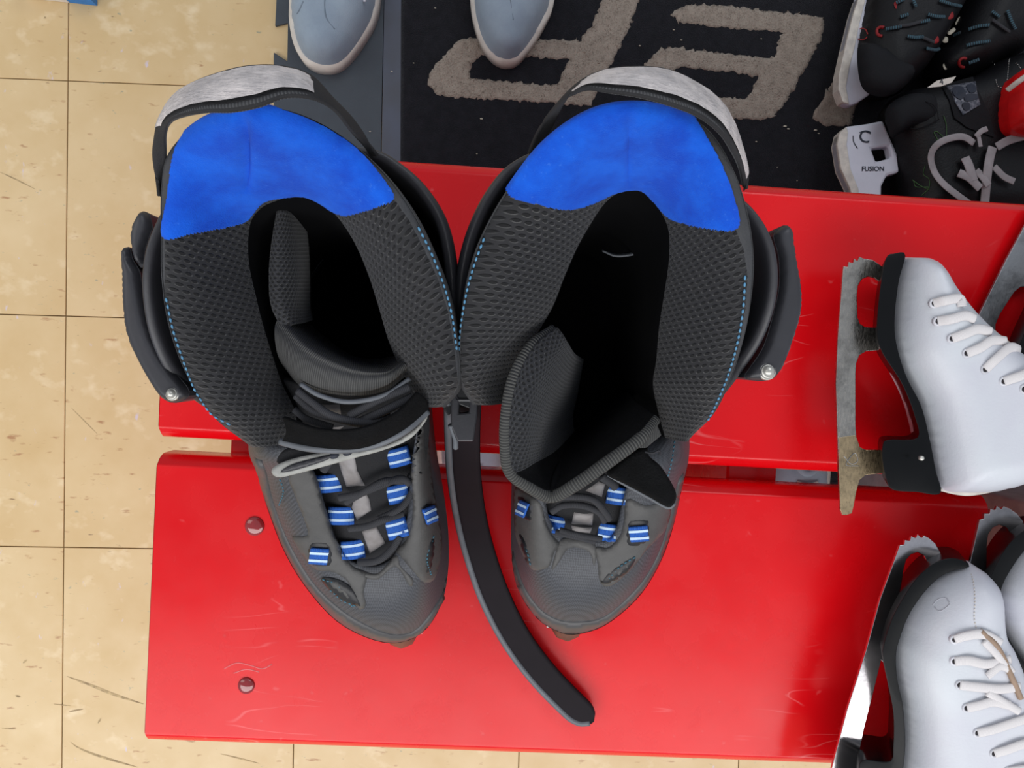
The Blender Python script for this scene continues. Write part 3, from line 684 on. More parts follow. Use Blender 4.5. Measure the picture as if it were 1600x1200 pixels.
Lc = [(588, 378), (532, 392), (490, 450), (460, 520), (425, 600), (395, 685), (404, 740), (422, 800), (447, 863), (480, 917), (525, 967), (575, 995), (622, 1003), (662, 986), (688, 948), (699, 900), (700, 840), (692, 770), (680, 700), (672, 620), (665, 540), (660, 470), (642, 408)]
LF = {5: (452, 690, .615), 6: (487, 738, .60), 7: (507, 800, .585), 8: (522, 845, .572), 9: (540, 873, .565), 10: (560, 883, .562), 11: (580, 887, .561), 12: (598, 884, .561), 13: (614, 873, .562), 14: (627, 850, .568), 15: (636, 815, .576), 16: (640, 775, .586), 17: (643, 735, .597), 18: (648, 690, .61), 19: (653, 650, .62)}
left = dict(label='left-hand black inline skate with blue panel, laced up, its grey strap closed', base=(600, 700), toe_w=(630, 1009), heel_w=(620, 460), C=Lc, Fp=LF,
    tongue=[[(545, 893, .552), (580, 900, .553), (615, 888, .552)], [(522, 850, .56), (583, 850, .570), (640, 845, .562)], [(495, 780, .572), (570, 785, .588), (655, 775, .575)], [(470, 715, .585), (555, 725, .606), (668, 705, .588)],
            [(442, 655, .60), (545, 665, .626), (670, 645, .60)], [(425, 590, .62), (540, 618, .644), (650, 590, .618)]],
    strips=[[(525, 707), (553, 706), (558, 735), (570, 758), (542, 760), (532, 730)], [(555, 775), (572, 770), (577, 780), (580, 797), (558, 812), (550, 792)], [(566, 830), (588, 822), (602, 848), (578, 864)], [(502, 632), (531, 631), (533, 648), (512, 642)], [(512, 668), (538, 665), (528, 673), (515, 673)]],
    overlays=[('side_overlay', [(452, 742), (486, 734), (505, 790), (520, 830), (540, 872), (556, 888), (574, 896), (568, 925), (572, 945), (560, 950), (545, 910), (520, 893), (492, 888), (470, 862), (457, 838), (482, 834), (462, 775)], m_overlay, .0014),
              ('side_overlay', [(645, 668), (664, 656), (672, 730), (676, 760), (683, 800), (690, 850), (680, 900), (664, 910), (648, 895), (626, 868), (620, 860), (638, 838), (646, 790), (642, 735)], m_overlay, .0014),
              ('toe_overlay', [(560, 890), (590, 896), (618, 868), (626, 885), (645, 905), (640, 915), (618, 885), (590, 905), (566, 900)], m_overlay, .0010),
              ('toe_rand', [(398, 715), (410, 722), (428, 790), (452, 850), (490, 912), (540, 958), (590, 985), (625, 992), (655, 980), (690, 930), (697, 900), (699, 915), (690, 950), (662, 986), (622, 1003), (575, 995), (525, 967), (480, 917), (447, 863), (422, 800), (402, 740)], m_rand, .0016),
              ('vent', [(503, 903), (525, 904), (550, 918), (565, 942), (558, 945), (535, 937), (515, 920)], m_plastic_d, .0022),
              ('vent', [(672, 834), (678, 850), (674, 880), (668, 898), (662, 890), (663, 862)], m_plastic_d, .0022),
              ('vent_ridge', [(512, 906), (530, 908), (556, 936), (540, 930)], m_overlay, .003),
              ('slot', [(474, 791), (500, 793), (500, 797), (476, 796)], m_plastic_d, .0019), ('slot', [(651, 686), (660, 671), (662, 675), (655, 687)], m_plastic_d, .0022), ('slot', [(649, 741), (662, 728), (663, 734), (653, 743)], m_plastic_d, .0022),
              ('loop_window', [(484, 847), (516, 847), (518, 882), (488, 880)], m_plastic_d, .0020), ('loop_window', [(655, 790), (676, 785), (678, 805), (662, 824)], m_plastic_d, .0020)],
    shell_stitch=[('overlay_stitching', [(440, 745), (446, 765), (440, 787)]), ('overlay_stitching', [(506, 902), (530, 912), (552, 944)]), ('overlay_stitching', [(518, 918), (536, 934), (556, 943)]), ('overlay_stitching', [(674, 836), (664, 870), (670, 896)])],
    loops=[(514, 754, 40, 27, -.08, 1), (534, 804, 40, 27, 0, 1), (552, 857, 36, 28, -.12, 1), (624, 713, 34, 28, -.25, 1), (623, 770, 34, 28, -.25, 1), (621, 824, 32, 30, -.25, 1), (501, 864, 26, 24, .08, 0), (666, 803, 16, 25, -.25, 0)],
    laces=[([(530, 778, .596), (560, 772, .602), (590, 760, .604), (625, 748, .60), (640, 756, .594)], .0021), ([(540, 785, .596), (570, 768, .604), (600, 752, .604), (630, 752, .596)], .0020),
           ([(545, 826, .584), (575, 822, .588), (600, 812, .590), (630, 802, .584)], .0021), ([(560, 880, .568), (590, 876, .574), (612, 858, .574), (625, 838, .574)], .0022), ([(640, 742, .594), (650, 752, .588), (630, 790, .588), (590, 812, .589)], .0020),
           ([(505, 735, .606), (520, 712, .614), (525, 690, .618)], .0024), ([(616, 692, .612), (630, 672, .62)], .0024),
           ([(465, 610, .648), (490, 630, .65), (520, 650, .652), (570, 660, .65), (610, 650, .646)], .0020), ([(462, 618, .645), (490, 642, .648), (530, 655, .650), (575, 664, .648)], .0020),
           ([(545, 650, .650), (590, 625, .652), (640, 605, .648)], .0022), ([(560, 660, .648), (600, 642, .650), (645, 620, .646)], .0022), ([(460, 640, .640), (480, 655, .642), (520, 668, .642)], .0018)],
    cuff=[(335, 645, .612), (300, 622, .635), (262, 585, .648), (236, 530, .657), (224, 470, .663), (224, 415, .667), (238, 362, .668), (275, 300, .665), (350, 250, .66), (440, 232, .66), (520, 228, .662), (586, 234, .665), (626, 256, .663), (663, 290, .66), (694, 339, .655), (708, 395, .65), (713, 460, .643), (714, 530, .635), (713, 590, .622)],
    outer=[(388, 697, .628), (330, 650, .65), (288, 583, .668), (261, 508, .682), (250, 435, .692), (249, 370, .70), (249, 300, .71), (261, 237, .72), (316, 186, .735), (392, 168, .745), (455, 172, .742), (525, 205, .73), (590, 258, .715), (640, 322, .70), (675, 392, .69), (700, 462, .68), (715, 540, .668), (717, 600, .655), (690, 636, .64)],
    inner=[(458, 692, .620), (462, 648, .625), (439, 595, .63), (418, 530, .64), (402, 470, .65), (389, 410, .66), (390, 352, .67), (406, 326, .68), (430, 314, .685), (462, 306, .688), (492, 313, .686), (522, 335, .68), (550, 375, .67), (572, 425, .66), (590, 480, .65), (606, 535, .64), (626, 580, .632), (640, 605, .628), (655, 632, .622)],
    blue=[(258, 370), (300, 364), (350, 355), (382, 345), (396, 330), (412, 314), (440, 307), (475, 305), (500, 315), (520, 328), (540, 335), (565, 330), (590, 322), (613, 312), (606, 292), (565, 242), (510, 202), (450, 176), (395, 168), (330, 178), (290, 212), (272, 250), (263, 310)],
    trim_in=[(258, 370), (263, 310), (272, 250), (290, 212), (330, 178), (395, 168), (450, 176), (510, 202), (565, 242), (606, 292), (616, 312), (640, 345), (664, 392), (686, 440), (701, 490), (710, 545), (716, 600), (700, 640), (640, 700), (350, 720), (348, 678), (326, 649), (307, 622), (296, 602), (281, 562), (266, 516), (257, 466)],
    crease=(383, 10, .011), liner_stitch=[[(261, 465), (272, 515), (287, 560), (302, 600), (313, 620), (332, 646), (354, 673)], [(652, 355), (672, 395), (690, 440), (704, 490), (712, 545)]],
    insole=[(590, 400), (545, 420), (520, 480), (500, 560), (500, 640), (530, 680), (600, 680), (640, 620), (645, 540), (640, 450)],
    lever=[('buckle_lever', [(192, 395), (196, 387), (205, 388), (209, 405), (220, 424), (224, 445), (237, 507), (257, 555), (280, 587), (296, 607), (295, 621), (279, 629), (263, 627), (247, 613), (220, 568), (201, 523), (195, 480), (193, 427)]),
           ('ratchet_tab', [(207, 363), (215, 341), (224, 331), (235, 336), (240, 355), (237, 365), (229, 389), (226, 408), (223, 419), (212, 405), (208, 389)])],
    rivet=(268, 615, .0034),
    pull_up=[(250, 306, .700), (241, 250, .715), (243, 218, .725), (250, 188, .735), (271, 153, .745), (302, 131, .752), (355, 112, .757), (400, 104, .758), (446, 106, .757), (486, 120, .752), (520, 155, .74), (553, 190, .725), (590, 243, .70)],
    pull_lo=[(252, 308, .690), (258, 250, .715), (258, 210, .735), (266, 190, .75), (288, 180, .76), (322, 174, .767), (362, 173, .770), (404, 165, .771), (446, 151, .769), (488, 154, .764), (523, 172, .75), (551, 207, .73), (582, 245, .69)], worn=(24, 92))
Rc = [(908, 374), (858, 392), (825, 460), (812, 530), (803, 600), (798, 680), (800, 757), (799, 820), (801, 878), (812, 926), (836, 962), (862, 981), (892, 990), (935, 980), (972, 955), (1004, 922), (1030, 878), (1048, 830), (1062, 770), (1076, 695), (1060, 600), (1020, 500), (972, 408)]
RF = {5: (835, 700, .605), 6: (848, 755, .592), 7: (853, 790, .582), 8: (858, 812, .575), 9: (866, 828, .57), 10: (878, 838, .567), 11: (893, 842, .565), 12: (910, 844, .564), 13: (930, 846, .564), 14: (948, 846, .566), 15: (960, 837, .568), 16: (968, 818, .573), 17: (974, 790, .582), 18: (984, 755, .592), 19: (1000, 700, .61)}
right = dict(label='right-hand black inline skate with blue panel, opened with its tongue folded forward and strap hanging', base=(900, 700), toe_w=(884, 998), heel_w=(880, 460), C=Rc, Fp=RF,
    tongue=[[(870, 850, .552), (905, 858, .553), (945, 858, .552)], [(850, 815, .56), (910, 820, .570), (975, 820, .562)], [(842, 770, .572), (910, 775, .586), (985, 770, .575)], [(830, 715, .585), (905, 720, .604), (1000, 705, .588)]],
    strips=[[(915, 766), (935, 752), (945, 756), (940, 776)], [(897, 800), (927, 802), (925, 820), (893, 818)], [(893, 821), (925, 824), (922, 832), (895, 830)], [(897, 785), (915, 785), (915, 791), (897, 791)]],
    overlays=[('side_overlay', [(806, 762), (830, 775), (846, 790), (852, 815), (862, 835), (874, 850), (866, 862), (858, 884), (842, 890), (828, 885), (808, 842), (804, 800)], m_overlay, .0014),
              ('side_overlay', [(980, 780), (1010, 790), (1046, 784), (1040, 825), (1010, 858), (985, 890), (955, 914), (938, 910), (934, 880), (930, 855), (950, 856), (968, 838), (975, 815)], m_overlay, .0014),
              ('toe_overlay', [(870, 858), (878, 842), (898, 838), (922, 844), (932, 858), (928, 884), (920, 862), (890, 856), (872, 880), (862, 890)], m_overlay, .0012),
              ('toe_rand', [(802, 860), (806, 880), (818, 915), (842, 950), (870, 968), (900, 972), (940, 966), (975, 940), (1010, 900), (1035, 850), (1050, 790), (1064, 740), (1068, 745), (1062, 775), (1048, 830), (1030, 878), (1004, 922), (972, 955), (935, 980), (892, 990), (862, 981), (836, 962), (812, 926), (801, 878)], m_rand, .0016),
              ('vent', [(813, 832), (824, 842), (834, 880), (828, 882), (818, 862)], m_plastic_d, .0022), ('vent', [(938, 906), (955, 888), (988, 866), (993, 872), (980, 892), (952, 911)], m_plastic_d, .0022),
              ('vent_ridge', [(948, 902), (965, 886), (988, 872), (975, 890), (955, 904)], m_overlay, .003),
              ('loop_window', [(812, 773), (832, 786), (834, 818), (814, 800)], m_plastic_d, .0020), ('loop_window', [(982, 813), (1012, 811), (1010, 846), (980, 850)], m_plastic_d, .0020)],
    shell_stitch=[('overlay_stitching', [(818, 840), (828, 862), (832, 880)]), ('overlay_stitching', [(950, 902), (968, 882), (990, 868)]), ('overlay_stitching', [(1050, 690), (1045, 720), (1038, 750)])],
    loops=[(867, 818, 28, 26, .2, 1), (949, 830, 30, 26, .12, 1), (963, 773, 31, 27, .12, 1), (823, 794, 14, 24, .35, 0), (996, 829, 25, 23, -.08, 0)],
    laces=[([(862, 800, .585), (880, 790, .590), (910, 790, .594), (935, 800, .592), (945, 815, .584)], .0020), ([(850, 782, .59), (890, 776, .598), (925, 780, .600), (945, 800, .592), (952, 812, .584)], .0020), ([(868, 832, .574), (900, 838, .578), (930, 846, .574)], .0021), ([(875, 828, .576), (905, 836, .58), (940, 842, .575)], .0018), ([(940, 745, .604), (955, 755, .60), (962, 762, .597)], .0024)],
    cuff=[(712, 590, .622), (711, 520, .635), (713, 450, .645), (720, 400, .651), (735, 350, .656), (760, 300, .66), (795, 258, .664), (845, 234, .665), (910, 228, .662), (980, 230, .66), (1060, 250, .66), (1130, 290, .665), (1175, 325, .667), (1204, 370, .667), (1215, 420, .665), (1211, 475, .661), (1192, 530, .654), (1163, 575, .645), (1135, 612, .63), (1108, 640, .612)],
    outer=[(742, 632, .64), (721, 595, .655), (719, 530, .668), (727, 460, .68), (741, 400, .69), (765, 343, .70), (800, 285, .715), (850, 222, .73), (910, 178, .742), (975, 161, .747), (1045, 168, .742), (1108, 200, .735), (1150, 268, .722), (1172, 340, .71), (1180, 410, .70), (1174, 480, .69), (1161, 540, .68), (1141, 600, .665), (1115, 650, .648), (1075, 688, .63)],
    inner=[(790, 630, .625), (800, 580, .63), (835, 530, .64), (865, 480, .65), (885, 430, .66), (905, 385, .668), (925, 350, .675), (945, 320, .683), (965, 303, .688), (990, 297, .69), (1010, 303, .688), (1030, 325, .684), (1045, 360, .68), (1045, 410, .67), (1038, 460, .66), (1030, 510, .65), (1025, 560, .64), (1020, 600, .635), (1028, 640, .63), (1040, 684, .622)],
    blue=[(794, 297), (842, 318), (889, 326), (928, 315), (963, 299), (999, 295), (1020, 311), (1042, 336), (1060, 345), (1095, 354), (1148, 358), (1150, 325), (1127, 258), (1095, 204), (1068, 176), (1020, 158), (975, 156), (920, 165), (880, 185), (840, 225)],
    trim_in=[(794, 297), (840, 225), (880, 185), (920, 165), (975, 156), (1020, 158), (1068, 176), (1095, 204), (1127, 258), (1150, 325), (1149, 358), (1162, 390), (1168, 430), (1165, 480), (1157, 530), (1143, 580), (1125, 625), (1110, 660), (1060, 720), (730, 700), (714, 600), (714, 560), (718, 510), (725, 460), (738, 415), (756, 365), (775, 330)],
    crease=(985, 8, .007), liner_stitch=[[(758, 372), (742, 415), (730, 460), (722, 510), (718, 560), (720, 590)], [(1163, 430), (1160, 480), (1152, 530), (1138, 580), (1120, 625), (1105, 655)]],
    insole=[(895, 400), (865, 440), (850, 520), (850, 600), (870, 680), (940, 690), (990, 640), (1005, 560), (990, 470), (950, 415)],
    lever=[('buckle_lever', [(1207, 370), (1215, 357), (1227, 352), (1236, 360), (1239, 382), (1245, 420), (1250, 450), (1249, 490), (1237, 532), (1225, 565), (1212, 587), (1200, 594), (1180, 595), (1161, 590), (1170, 575), (1192, 540), (1207, 490), (1216, 445), (1215, 402)])],
    rivet=(1200, 580, .0044),
    pull_up=[(826, 240, .69), (838, 210, .71), (853, 186, .725), (885, 148, .742), (914, 124, .75), (949, 110, .756), (995, 106, .758), (1037, 109, .756), (1076, 124, .751), (1117, 151, .745), (1141, 183, .735), (1156, 222, .722), (1167, 265, .705), (1165, 294, .695)],
    pull_lo=[(838, 232, .68), (860, 200, .71), (882, 158, .745), (899, 145, .757), (921, 139, .764), (956, 144, .768), (1003, 151, .770), (1056, 166, .768), (1094, 182, .763), (1124, 206, .755), (1141, 231, .742), (1154, 258, .722), (1160, 284, .70), (1163, 297, .69)], worn=(26, 112))
RL, KL_shell, KL_liner, KL_t = inline_skate(left)
RR, KR_shell, KR_liner, KR_t = inline_skate(right)

# left skate: tongue top, ankle wing, closed strap
loft('tongue_top', [px3(r) for r in ([(450, 585, .60), (480, 622, .60), (545, 634, .60), (600, 622, .60), (640, 590, .60)], [(436, 560, .636), (475, 600, .645), (542, 615, .65), (600, 606, .645), (638, 578, .636)],
      [(430, 535, .646), (474, 582, .655), (542, 601, .659), (600, 597, .655), (636, 572, .644)], [(430, 508, .646), (480, 556, .656), (545, 583, .659), (600, 585, .655), (632, 566, .644)],
      [(440, 490, .636), (492, 540, .645), (550, 570, .648), (600, 577, .645), (628, 562, .634)], [(455, 470, .57), (500, 520, .56), (550, 555, .56), (590, 560, .56), (620, 555, .57)])], 60, 36, m_tongue_g, RL, label='grey woven top of the tongue')
loft('ankle_wing', [px3(r) for r in ([(432, 330, .668), (424, 380, .662), (420, 430, .656), (424, 480, .650), (445, 520, .645)], [(440, 325, .668), (436, 380, .664), (436, 430, .658), (442, 475, .652), (458, 508, .645)],
      [(455, 330, .66), (462, 380, .652), (466, 430, .645), (468, 475, .638), (475, 505, .632)], [(478, 335, .62), (484, 380, .61), (486, 430, .60), (486, 475, .60), (490, 500, .60)])], 40, 16, m_mesh_fine, RL, thick=.004)
loft('ankle_strap', [px3(r) for r in ([(445, 650, .652), (500, 668, .655), (560, 668, .658), (615, 645, .656), (650, 612, .65)], [(450, 672, .648), (505, 684, .652), (565, 684, .655), (622, 660, .652), (662, 622, .646)],
      [(440, 690, .640), (500, 699, .645), (565, 698, .648), (625, 676, .645), (668, 640, .638)])], 60, 12, m_plush, RL, thick=.002)
tube('strap_edge', px3([(438, 690, .642), (480, 700, .646), (530, 703, .648), (580, 697, .649), (630, 675, .647), (668, 643, .640)]), .0019, m_strap_edge, RL, n=60, label='grey edge of the ankle strap')
tube('tongue_edge', px3([(470, 600, .650), (500, 618, .653), (545, 628, .655), (600, 618, .652), (640, 592, .646)]), .0012, m_strap_edge, RL, n=50)
tail = pillow('strap_tail', [(424, 738), (430, 728), (460, 716), (510, 706), (560, 702), (610, 692), (650, 668), (668, 648), (664, 660), (640, 686), (600, 703), (560, 714), (510, 728), (465, 740), (435, 746)], .634, .0012, .0012, 4, m_white_paint, RL, sp=4, n=90, label='white printed end of the ankle strap')
pillow('printed_panel', [(438, 738), (455, 726), (490, 716), (520, 710), (512, 718), (490, 726), (460, 735)], .6356, .0008, .0005, 3, m_plastic, tail, sp=4, n=50)
for (x, y, a) in ((522, 712, 8), (543, 707, 8), (562, 702, 7), (584, 697, 6), (603, 691, 5)):
    pillow('printed_letter', [(x - a, y), (x - a * .5, y - 4), (x + a * .6, y - 5), (x + a, y - 1), (x + a * .5, y + 4), (x - a * .6, y + 5)], .6358, .0007, .0005, 2, m_ink, tail, sp=None, n=14)
pillow('strap_root', [(432, 722), (450, 700), (500, 703), (540, 707), (500, 714), (455, 726)], .630, .0015, .001, 5, m_tongue, RL, sp=5, n=40)

# right skate: folded tongue, velcro tail, hanging strap
E_ = [(864, 512, .650), (830, 540, .66), (803, 590, .665), (791, 650, .665), (790, 700, .66), (797, 738, .655), (828, 762, .65), (862, 776, .645), (900, 757, .65), (950, 722, .652), (1000, 685, .65), (1024, 655, .64)]
r1 = [(878, 530, .645), (855, 560, .652), (832, 605, .656), (822, 655, .655), (820, 700, .648), (826, 722, .64), (843, 738, .63), (864, 748, .625), (895, 736, .63), (940, 708, .635), (985, 672, .637), (1012, 645, .632)]
r2 = [(890, 550, .62), (880, 585, .62), (866, 625, .615), (856, 660, .61), (855, 690, .605), (860, 705, .60), (868, 713, .595), (880, 716, .592), (900, 706, .595), (930, 685, .60), (968, 655, .61), (998, 632, .615)]
r3 = [(905, 560, .56), (900, 590, .55), (895, 620, .54), (890, 645, .535), (890, 665, .535), (892, 675, .53), (898, 682, .53), (905, 684, .53), (915, 676, .53), (930, 660, .535), (955, 640, .545), (985, 615, .555)]
G = grid_of([px3(r) for r in (E_, r1, r2, r3)], 120, 40)
sheet('tongue_wing', G[:, :56], m_mesh_fine, RR, thick=.003, off=1)
sheet('tongue_lining', G[:, 55:], m_plush, RR, thick=.003, off=1, label='black plush lining of the folded tongue')
und = [(x, y, z - .03) for (x, y, z) in E_]
tube('tongue_binding', px3(E_), [.0018, .0026, .0030, .0030, .0030, .0030, .0032, .0034, .0034, .0032, .003], m_bind, RR, n=160, seg=12, flat=.8)
loft('tongue_face', [px3(E_), [tuple(lerp(np.array(P(*a)), np.array(P(900, 670, .56)), .12) * np.array((1, 1, 0)) + np.array((0, 0, a[2] - .035))) for a in E_]], 100, 8, m_tongue_g, RR)
tube('tongue_crease', px3([(862, 772, .646), (868, 745, .632), (880, 716, .60)]), .0016, m_plush, RR, n=24)
pillow('velcro_tail', [(948, 741), (965, 722), (987, 706), (1010, 697), (1014, 712), (1030, 726), (1043, 744), (1056, 769), (1054, 786), (1043, 792), (1015, 777), (980, 758)], .628, .003, .001, 8, m_plush, RR, sp=5, n=70, label='black fuzzy end of the open ankle strap')
tube('velcro_edge', px3([(950, 742, .625), (980, 759, .626), (1015, 778, .627), (1043, 793, .627), (1055, 787, .628)]), .0009, m_strap_edge, RR, n=40)
tube('velcro_thread', px3([(1008, 706, .632), (1020, 708, .634), (1030, 704, .634), (1031, 711, .634)]), .0006, m_lace, RR, n=24, seg=6)
plate('strap_tab', [(990, 690), (1004, 672), (1022, 652), (1034, 680), (1010, 700), (998, 700)], .634, .637, m_tongue_g, RR)
loft('cuff_crescent', [px3(r) for r in ([(940, 392, .60), (965, 398, .602), (1000, 392, .604), (1025, 378, .606)], [(942, 394, .602), (965, 402, .604), (1002, 396, .606), (1026, 381, .607)])], 30, 4, m_strap_edge, RR, thick=.001)
for r_, m_ in (([(985, 462, .5095), (976, 490, .5095), (984, 520, .5095), (992, 538, .5095)], 0), ([(1006, 540, .5095), (1012, 520, .5095), (1008, 498, .5095)], 0)):
    tube('insole_print', px3(r_), .0007, simple('dim insole print', (60, 54, 44), .8), RR, n=24, seg=5, flat=.3)
# hanging strap with thickness seen on its left side
ctr = [(728, 628, .600), (727, 680, .560), (729, 740, .520), (737, 800, .480), (751, 860, .450), (775, 930, .432), (808, 995, .420), (850, 1052, .414), (895, 1099, .410), (926, 1127, .408)]
Cc = even([P(*q) for q in ctr], 90); Tt = np.gradient(Cc, axis=0); out = []
lf, rt = [], []
for i in range(90):
    t = Tt[i] / np.linalg.norm(Tt[i]); s = np.cross(t, (0, 0, 1.)); s /= np.linalg.norm(s)   # right-hand side
    f = i / 89; hw = .0088 + .0022 * min(1, f * 1.6)
    if f > .955: hw *= math.sqrt(max(0.02, 1 - ((f - .955) / .045) ** 2))
    roll = -.25; s = s * math.cos(roll) + np.array((0, 0, math.sin(roll)))
    lf.append(Cc[i] + s * hw); rt.append(Cc[i] - s * hw)
lf, rt = np.array(lf), np.array(rt)
# which side is image-left?
if pix(lf[40])[0] > pix(rt[40])[0]: lf, rt = rt, lf
for A in (lf, rt): A[:, 2] = np.maximum(A[:, 2], HB + .0052)
strap = ribbon('hanging_strap', lf, rt, m_strap, RR, thick=.0035, n=90, m=8)
e2 = lf.copy(); e2[:, 0] -= .0014; e2[:, 2] += .0004
tube('strap_rim', e2, .0027, m_strap_edge, strap, n=120, seg=8)
bk = [(704, 624, .628), (742, 622, .628), (744, 668, .612), (738, 690, .60), (712, 690, .60), (705, 676, .606)]
plate('strap_buckle', [(704, 614), (713, 608), (716, 622), (736, 622), (738, 606), (748, 610), (746, 650), (740, 690), (714, 690), (705, 668)], .600, .607, m_plastic, RR, holes=[[(718, 628), (734, 628), (733, 644), (717, 646)]], bevel=.001)
tube('buckle_pin', px3([(704, 664, .606), (711, 684, .601), (712, 700, .596)]), .0016, m_strap_edge, RR, n=20)
plate('strap_mount', [(712, 586), (745, 590), (752, 630), (738, 640), (712, 630)], .585, .606, m_plastic_d, RR)
plate('strap_mount', [(690, 560), (712, 560), (712, 640), (700, 650), (688, 630)], .575, .598, m_plastic_d, RL)

# ---------------------------------------------------------------- figure skates
A_boot = [(1406, 405), (1427, 403), (1445, 409), (1461, 428), (1471, 446), (1500, 483), (1537, 519), (1573, 548), (1610, 570), (1660, 592), (1720, 600), (1738, 610), (1746, 690), (1742, 765), (1728, 772), (1680, 752), (1640, 746), (1599, 748), (1559, 761), (1515, 769), (1485, 769), (1461, 763), (1449, 728), (1441, 681), (1427, 629), (1408, 589), (1394, 556), (1390, 519), (1394, 472), (1399, 430)]
A_sole = [(1383, 406), (1392, 403), (1410, 404), (1400, 446), (1394, 501), (1397, 541), (1412, 589), (1434, 633), (1447, 684), (1456, 730), (1463, 765), (1427, 763), (1390, 759), (1380, 739), (1375, 710), (1377, 688), (1386, 684), (1428, 681), (1424, 648), (1405, 600), (1375, 552), (1367, 523), (1370, 472), (1377, 424)]
A_blade = [(1381, 418), (1364, 406), (1350, 404), (1343, 401), (1340, 408), (1335, 404), (1333, 411), (1326, 409), (1325, 417), (1318, 416), (1317, 424), (1315, 453), (1309, 527), (1306, 600), (1309, 692), (1311, 747), (1313, 796), (1316, 804), (1322, 805), (1331, 802), (1334, 790), (1338, 768), (1343, 750), (1353, 742), (1381, 739), (1378, 703), (1353, 703), (1344, 699), (1339, 688), (1337, 666), (1337, 585), (1338, 568), (1343, 555), (1353, 549), (1374, 547), (1370, 512), (1352, 511), (1344, 506), (1340, 495), (1339, 461), (1341, 446), (1347, 436), (1357, 432), (1366, 434), (1374, 440)]
A_laces = [[(1459, 474), (1477, 470), (1496, 468), (1500, 480)], [(1465, 502), (1485, 499), (1506, 494), (1520, 500)], [(1487, 529), (1505, 522), (1525, 515), (1545, 520)], [(1510, 552), (1530, 543), (1548, 533), (1568, 535)], [(1539, 577), (1555, 560), (1575, 545), (1596, 541)], [(1568, 596), (1590, 588), (1612, 582), (1640, 590)], [(1600, 608), (1625, 602), (1650, 600), (1672, 606)]]
def smooth_poly(p, n=120): return even(p, n, True)
def figure_skate(label, boot, sole, blade, laces, zb=.445, hb=.040, mp=lambda q: q, group='white figure skates on the bench', blademat=m_blade, seam=None, eye=4.6, gr=True, zbl=None):
    M = lambda L: [mp(q) for q in L]
    boot, sole, blade = M(boot), M(sole), M(blade)
    c = np.mean(np.array(boot), 0)
    R = Root('figure_skate', label, 'skate', tuple(P(c[0], c[1], zb - hb)), group)
    ol = even(boot, 150, True)
    zbl = zb if zbl is None else zbl
    b = solid('boot', ol, *(lambda s: (lambda x, y, d: (P(x, y, zb).x, P(x, y, zb).y, zb + hb * dome(d / 55) ** .85), lambda x, y, d: (P(x, y, zb).x, P(x, y, zb).y, zb - hb * dome(d / 55) ** .85)))(0), m_boot, R, 7, flip=True)
    def so_t(x, y, d): q = P(x, y, zb); return (q.x, q.y, zb + .030 * (.55 + .45 * dome(d / 7)))
    def so_b(x, y, d): q = P(x, y, zb); return (q.x, q.y, zb - .030 * (.55 + .45 * dome(d / 7)))
    so = plate('sole', sole, zb - .022, zb + .020, m_sole, R, sharp=False, n=170, bevel=.004, zt=zb)
    zc_ = zb - R.off.z
    for v_ in so.data.vertices: v_.co.x += (zc_ - v_.co.z) * .45
    for p_ in so.data.polygons: p_.use_smooth = True
    so.modifiers['bevel'].segments = 4; so.modifiers['bevel'].angle_limit = 1.0
    bd = plate('blade', blade, zbl - .0013, zbl + .0013, blademat, R, bevel=.0004, zt=zbl + .0013)
    surf = surf_of(b)
    for L in M2(laces, mp):
        a = L[0]
        Q = even([surf(x, y, .0018 if i else .0005) for i, (x, y) in enumerate(L)], 26)
        # run the lace over the edge and down
        tube('lace', Q, .0036, m_wlace, R, n=40, seg=10, flat=.38)
        e = surf(*a); rr = .0036
        disc('eyelet', (e[0], e[1], e[2] - .0006), [(rr, -.001), (rr, .0012), (rr * .8, .0018), (rr * .55, .0012), (rr * .5, -.001)], m_eye, R, seg=18)
        disc('eyelet_hole', (e[0], e[1], e[2] - .0004), [(rr * .5, -.001), (rr * .5, .001)], m_hole, R, seg=12)
    return R, surf, mp
def M2(laces, mp): return [[mp(q) for q in L] for L in laces]
RA, surfA, _ = figure_skate('white figure skate on its side, upper right, tarnished blade crossing the plank gap', A_boot, A_sole, A_blade, A_laces)
# details of the upper figure skate
solid('welt', even([(1461, 763), (1485, 771), (1515, 773), (1559, 764), (1599, 750), (1640, 748), (1680, 754), (1680, 746), (1640, 739), (1599, 739), (1559, 751), (1515, 759), (1485, 760)], 90, True), lambda x, y, d: (P(x, y, .45).x, P(x, y, .45).y, .454), lambda x, y, d: (P(x, y, .45).x, P(x, y, .45).y, .436), m_welt, RA, 5, flip=True)
ton = pillow('tongue', [(1463, 450), (1478, 448), (1510, 482), (1545, 515), (1580, 540), (1620, 556), (1690, 580), (1640, 600), (1590, 575), (1540, 540), (1500, 505)], .446, .014, .012, 12, m_boot_in, RA, sp=6, n=80)
plate('blade_tail', [(1310, 684), (1337, 680), (1344, 699), (1353, 703), (1378, 703), (1381, 739), (1353, 742), (1343, 750), (1338, 768), (1334, 790), (1331, 802), (1322, 805), (1316, 804), (1313, 796), (1311, 747)], .4461, .4467, m_blade_w, RA, zt=.4467, bevel=.0002, label='yellowed rear part of the blade')
tube('blade_star', px3([(1318, 712, .4469), (1330, 725, .4469), (1340, 720, .4469), (1335, 708, .4469), (1322, 726, .4469), (1342, 728, .4469)]), .0003, m_blade_g, RA, n=60, seg=5)
pl = even([(1400, 440), (1397, 500), (1402, 545), (1418, 590), (1438, 632), (1450, 684), (1462, 745)], 60)
stitches('welt_stitching', [surfA(x + 3, y, -.001) for x, y in pl[20:46]], m_hole, RA, step=.0022, r=.0003, kind='stuff')
for r_ in (.0,): disc('heel_cap', tuple(P(1440, 716, .476)), [(.0018, -.002), (.0018, .0006), (.0008, .0012)], m_rivet, RA, seg=14)

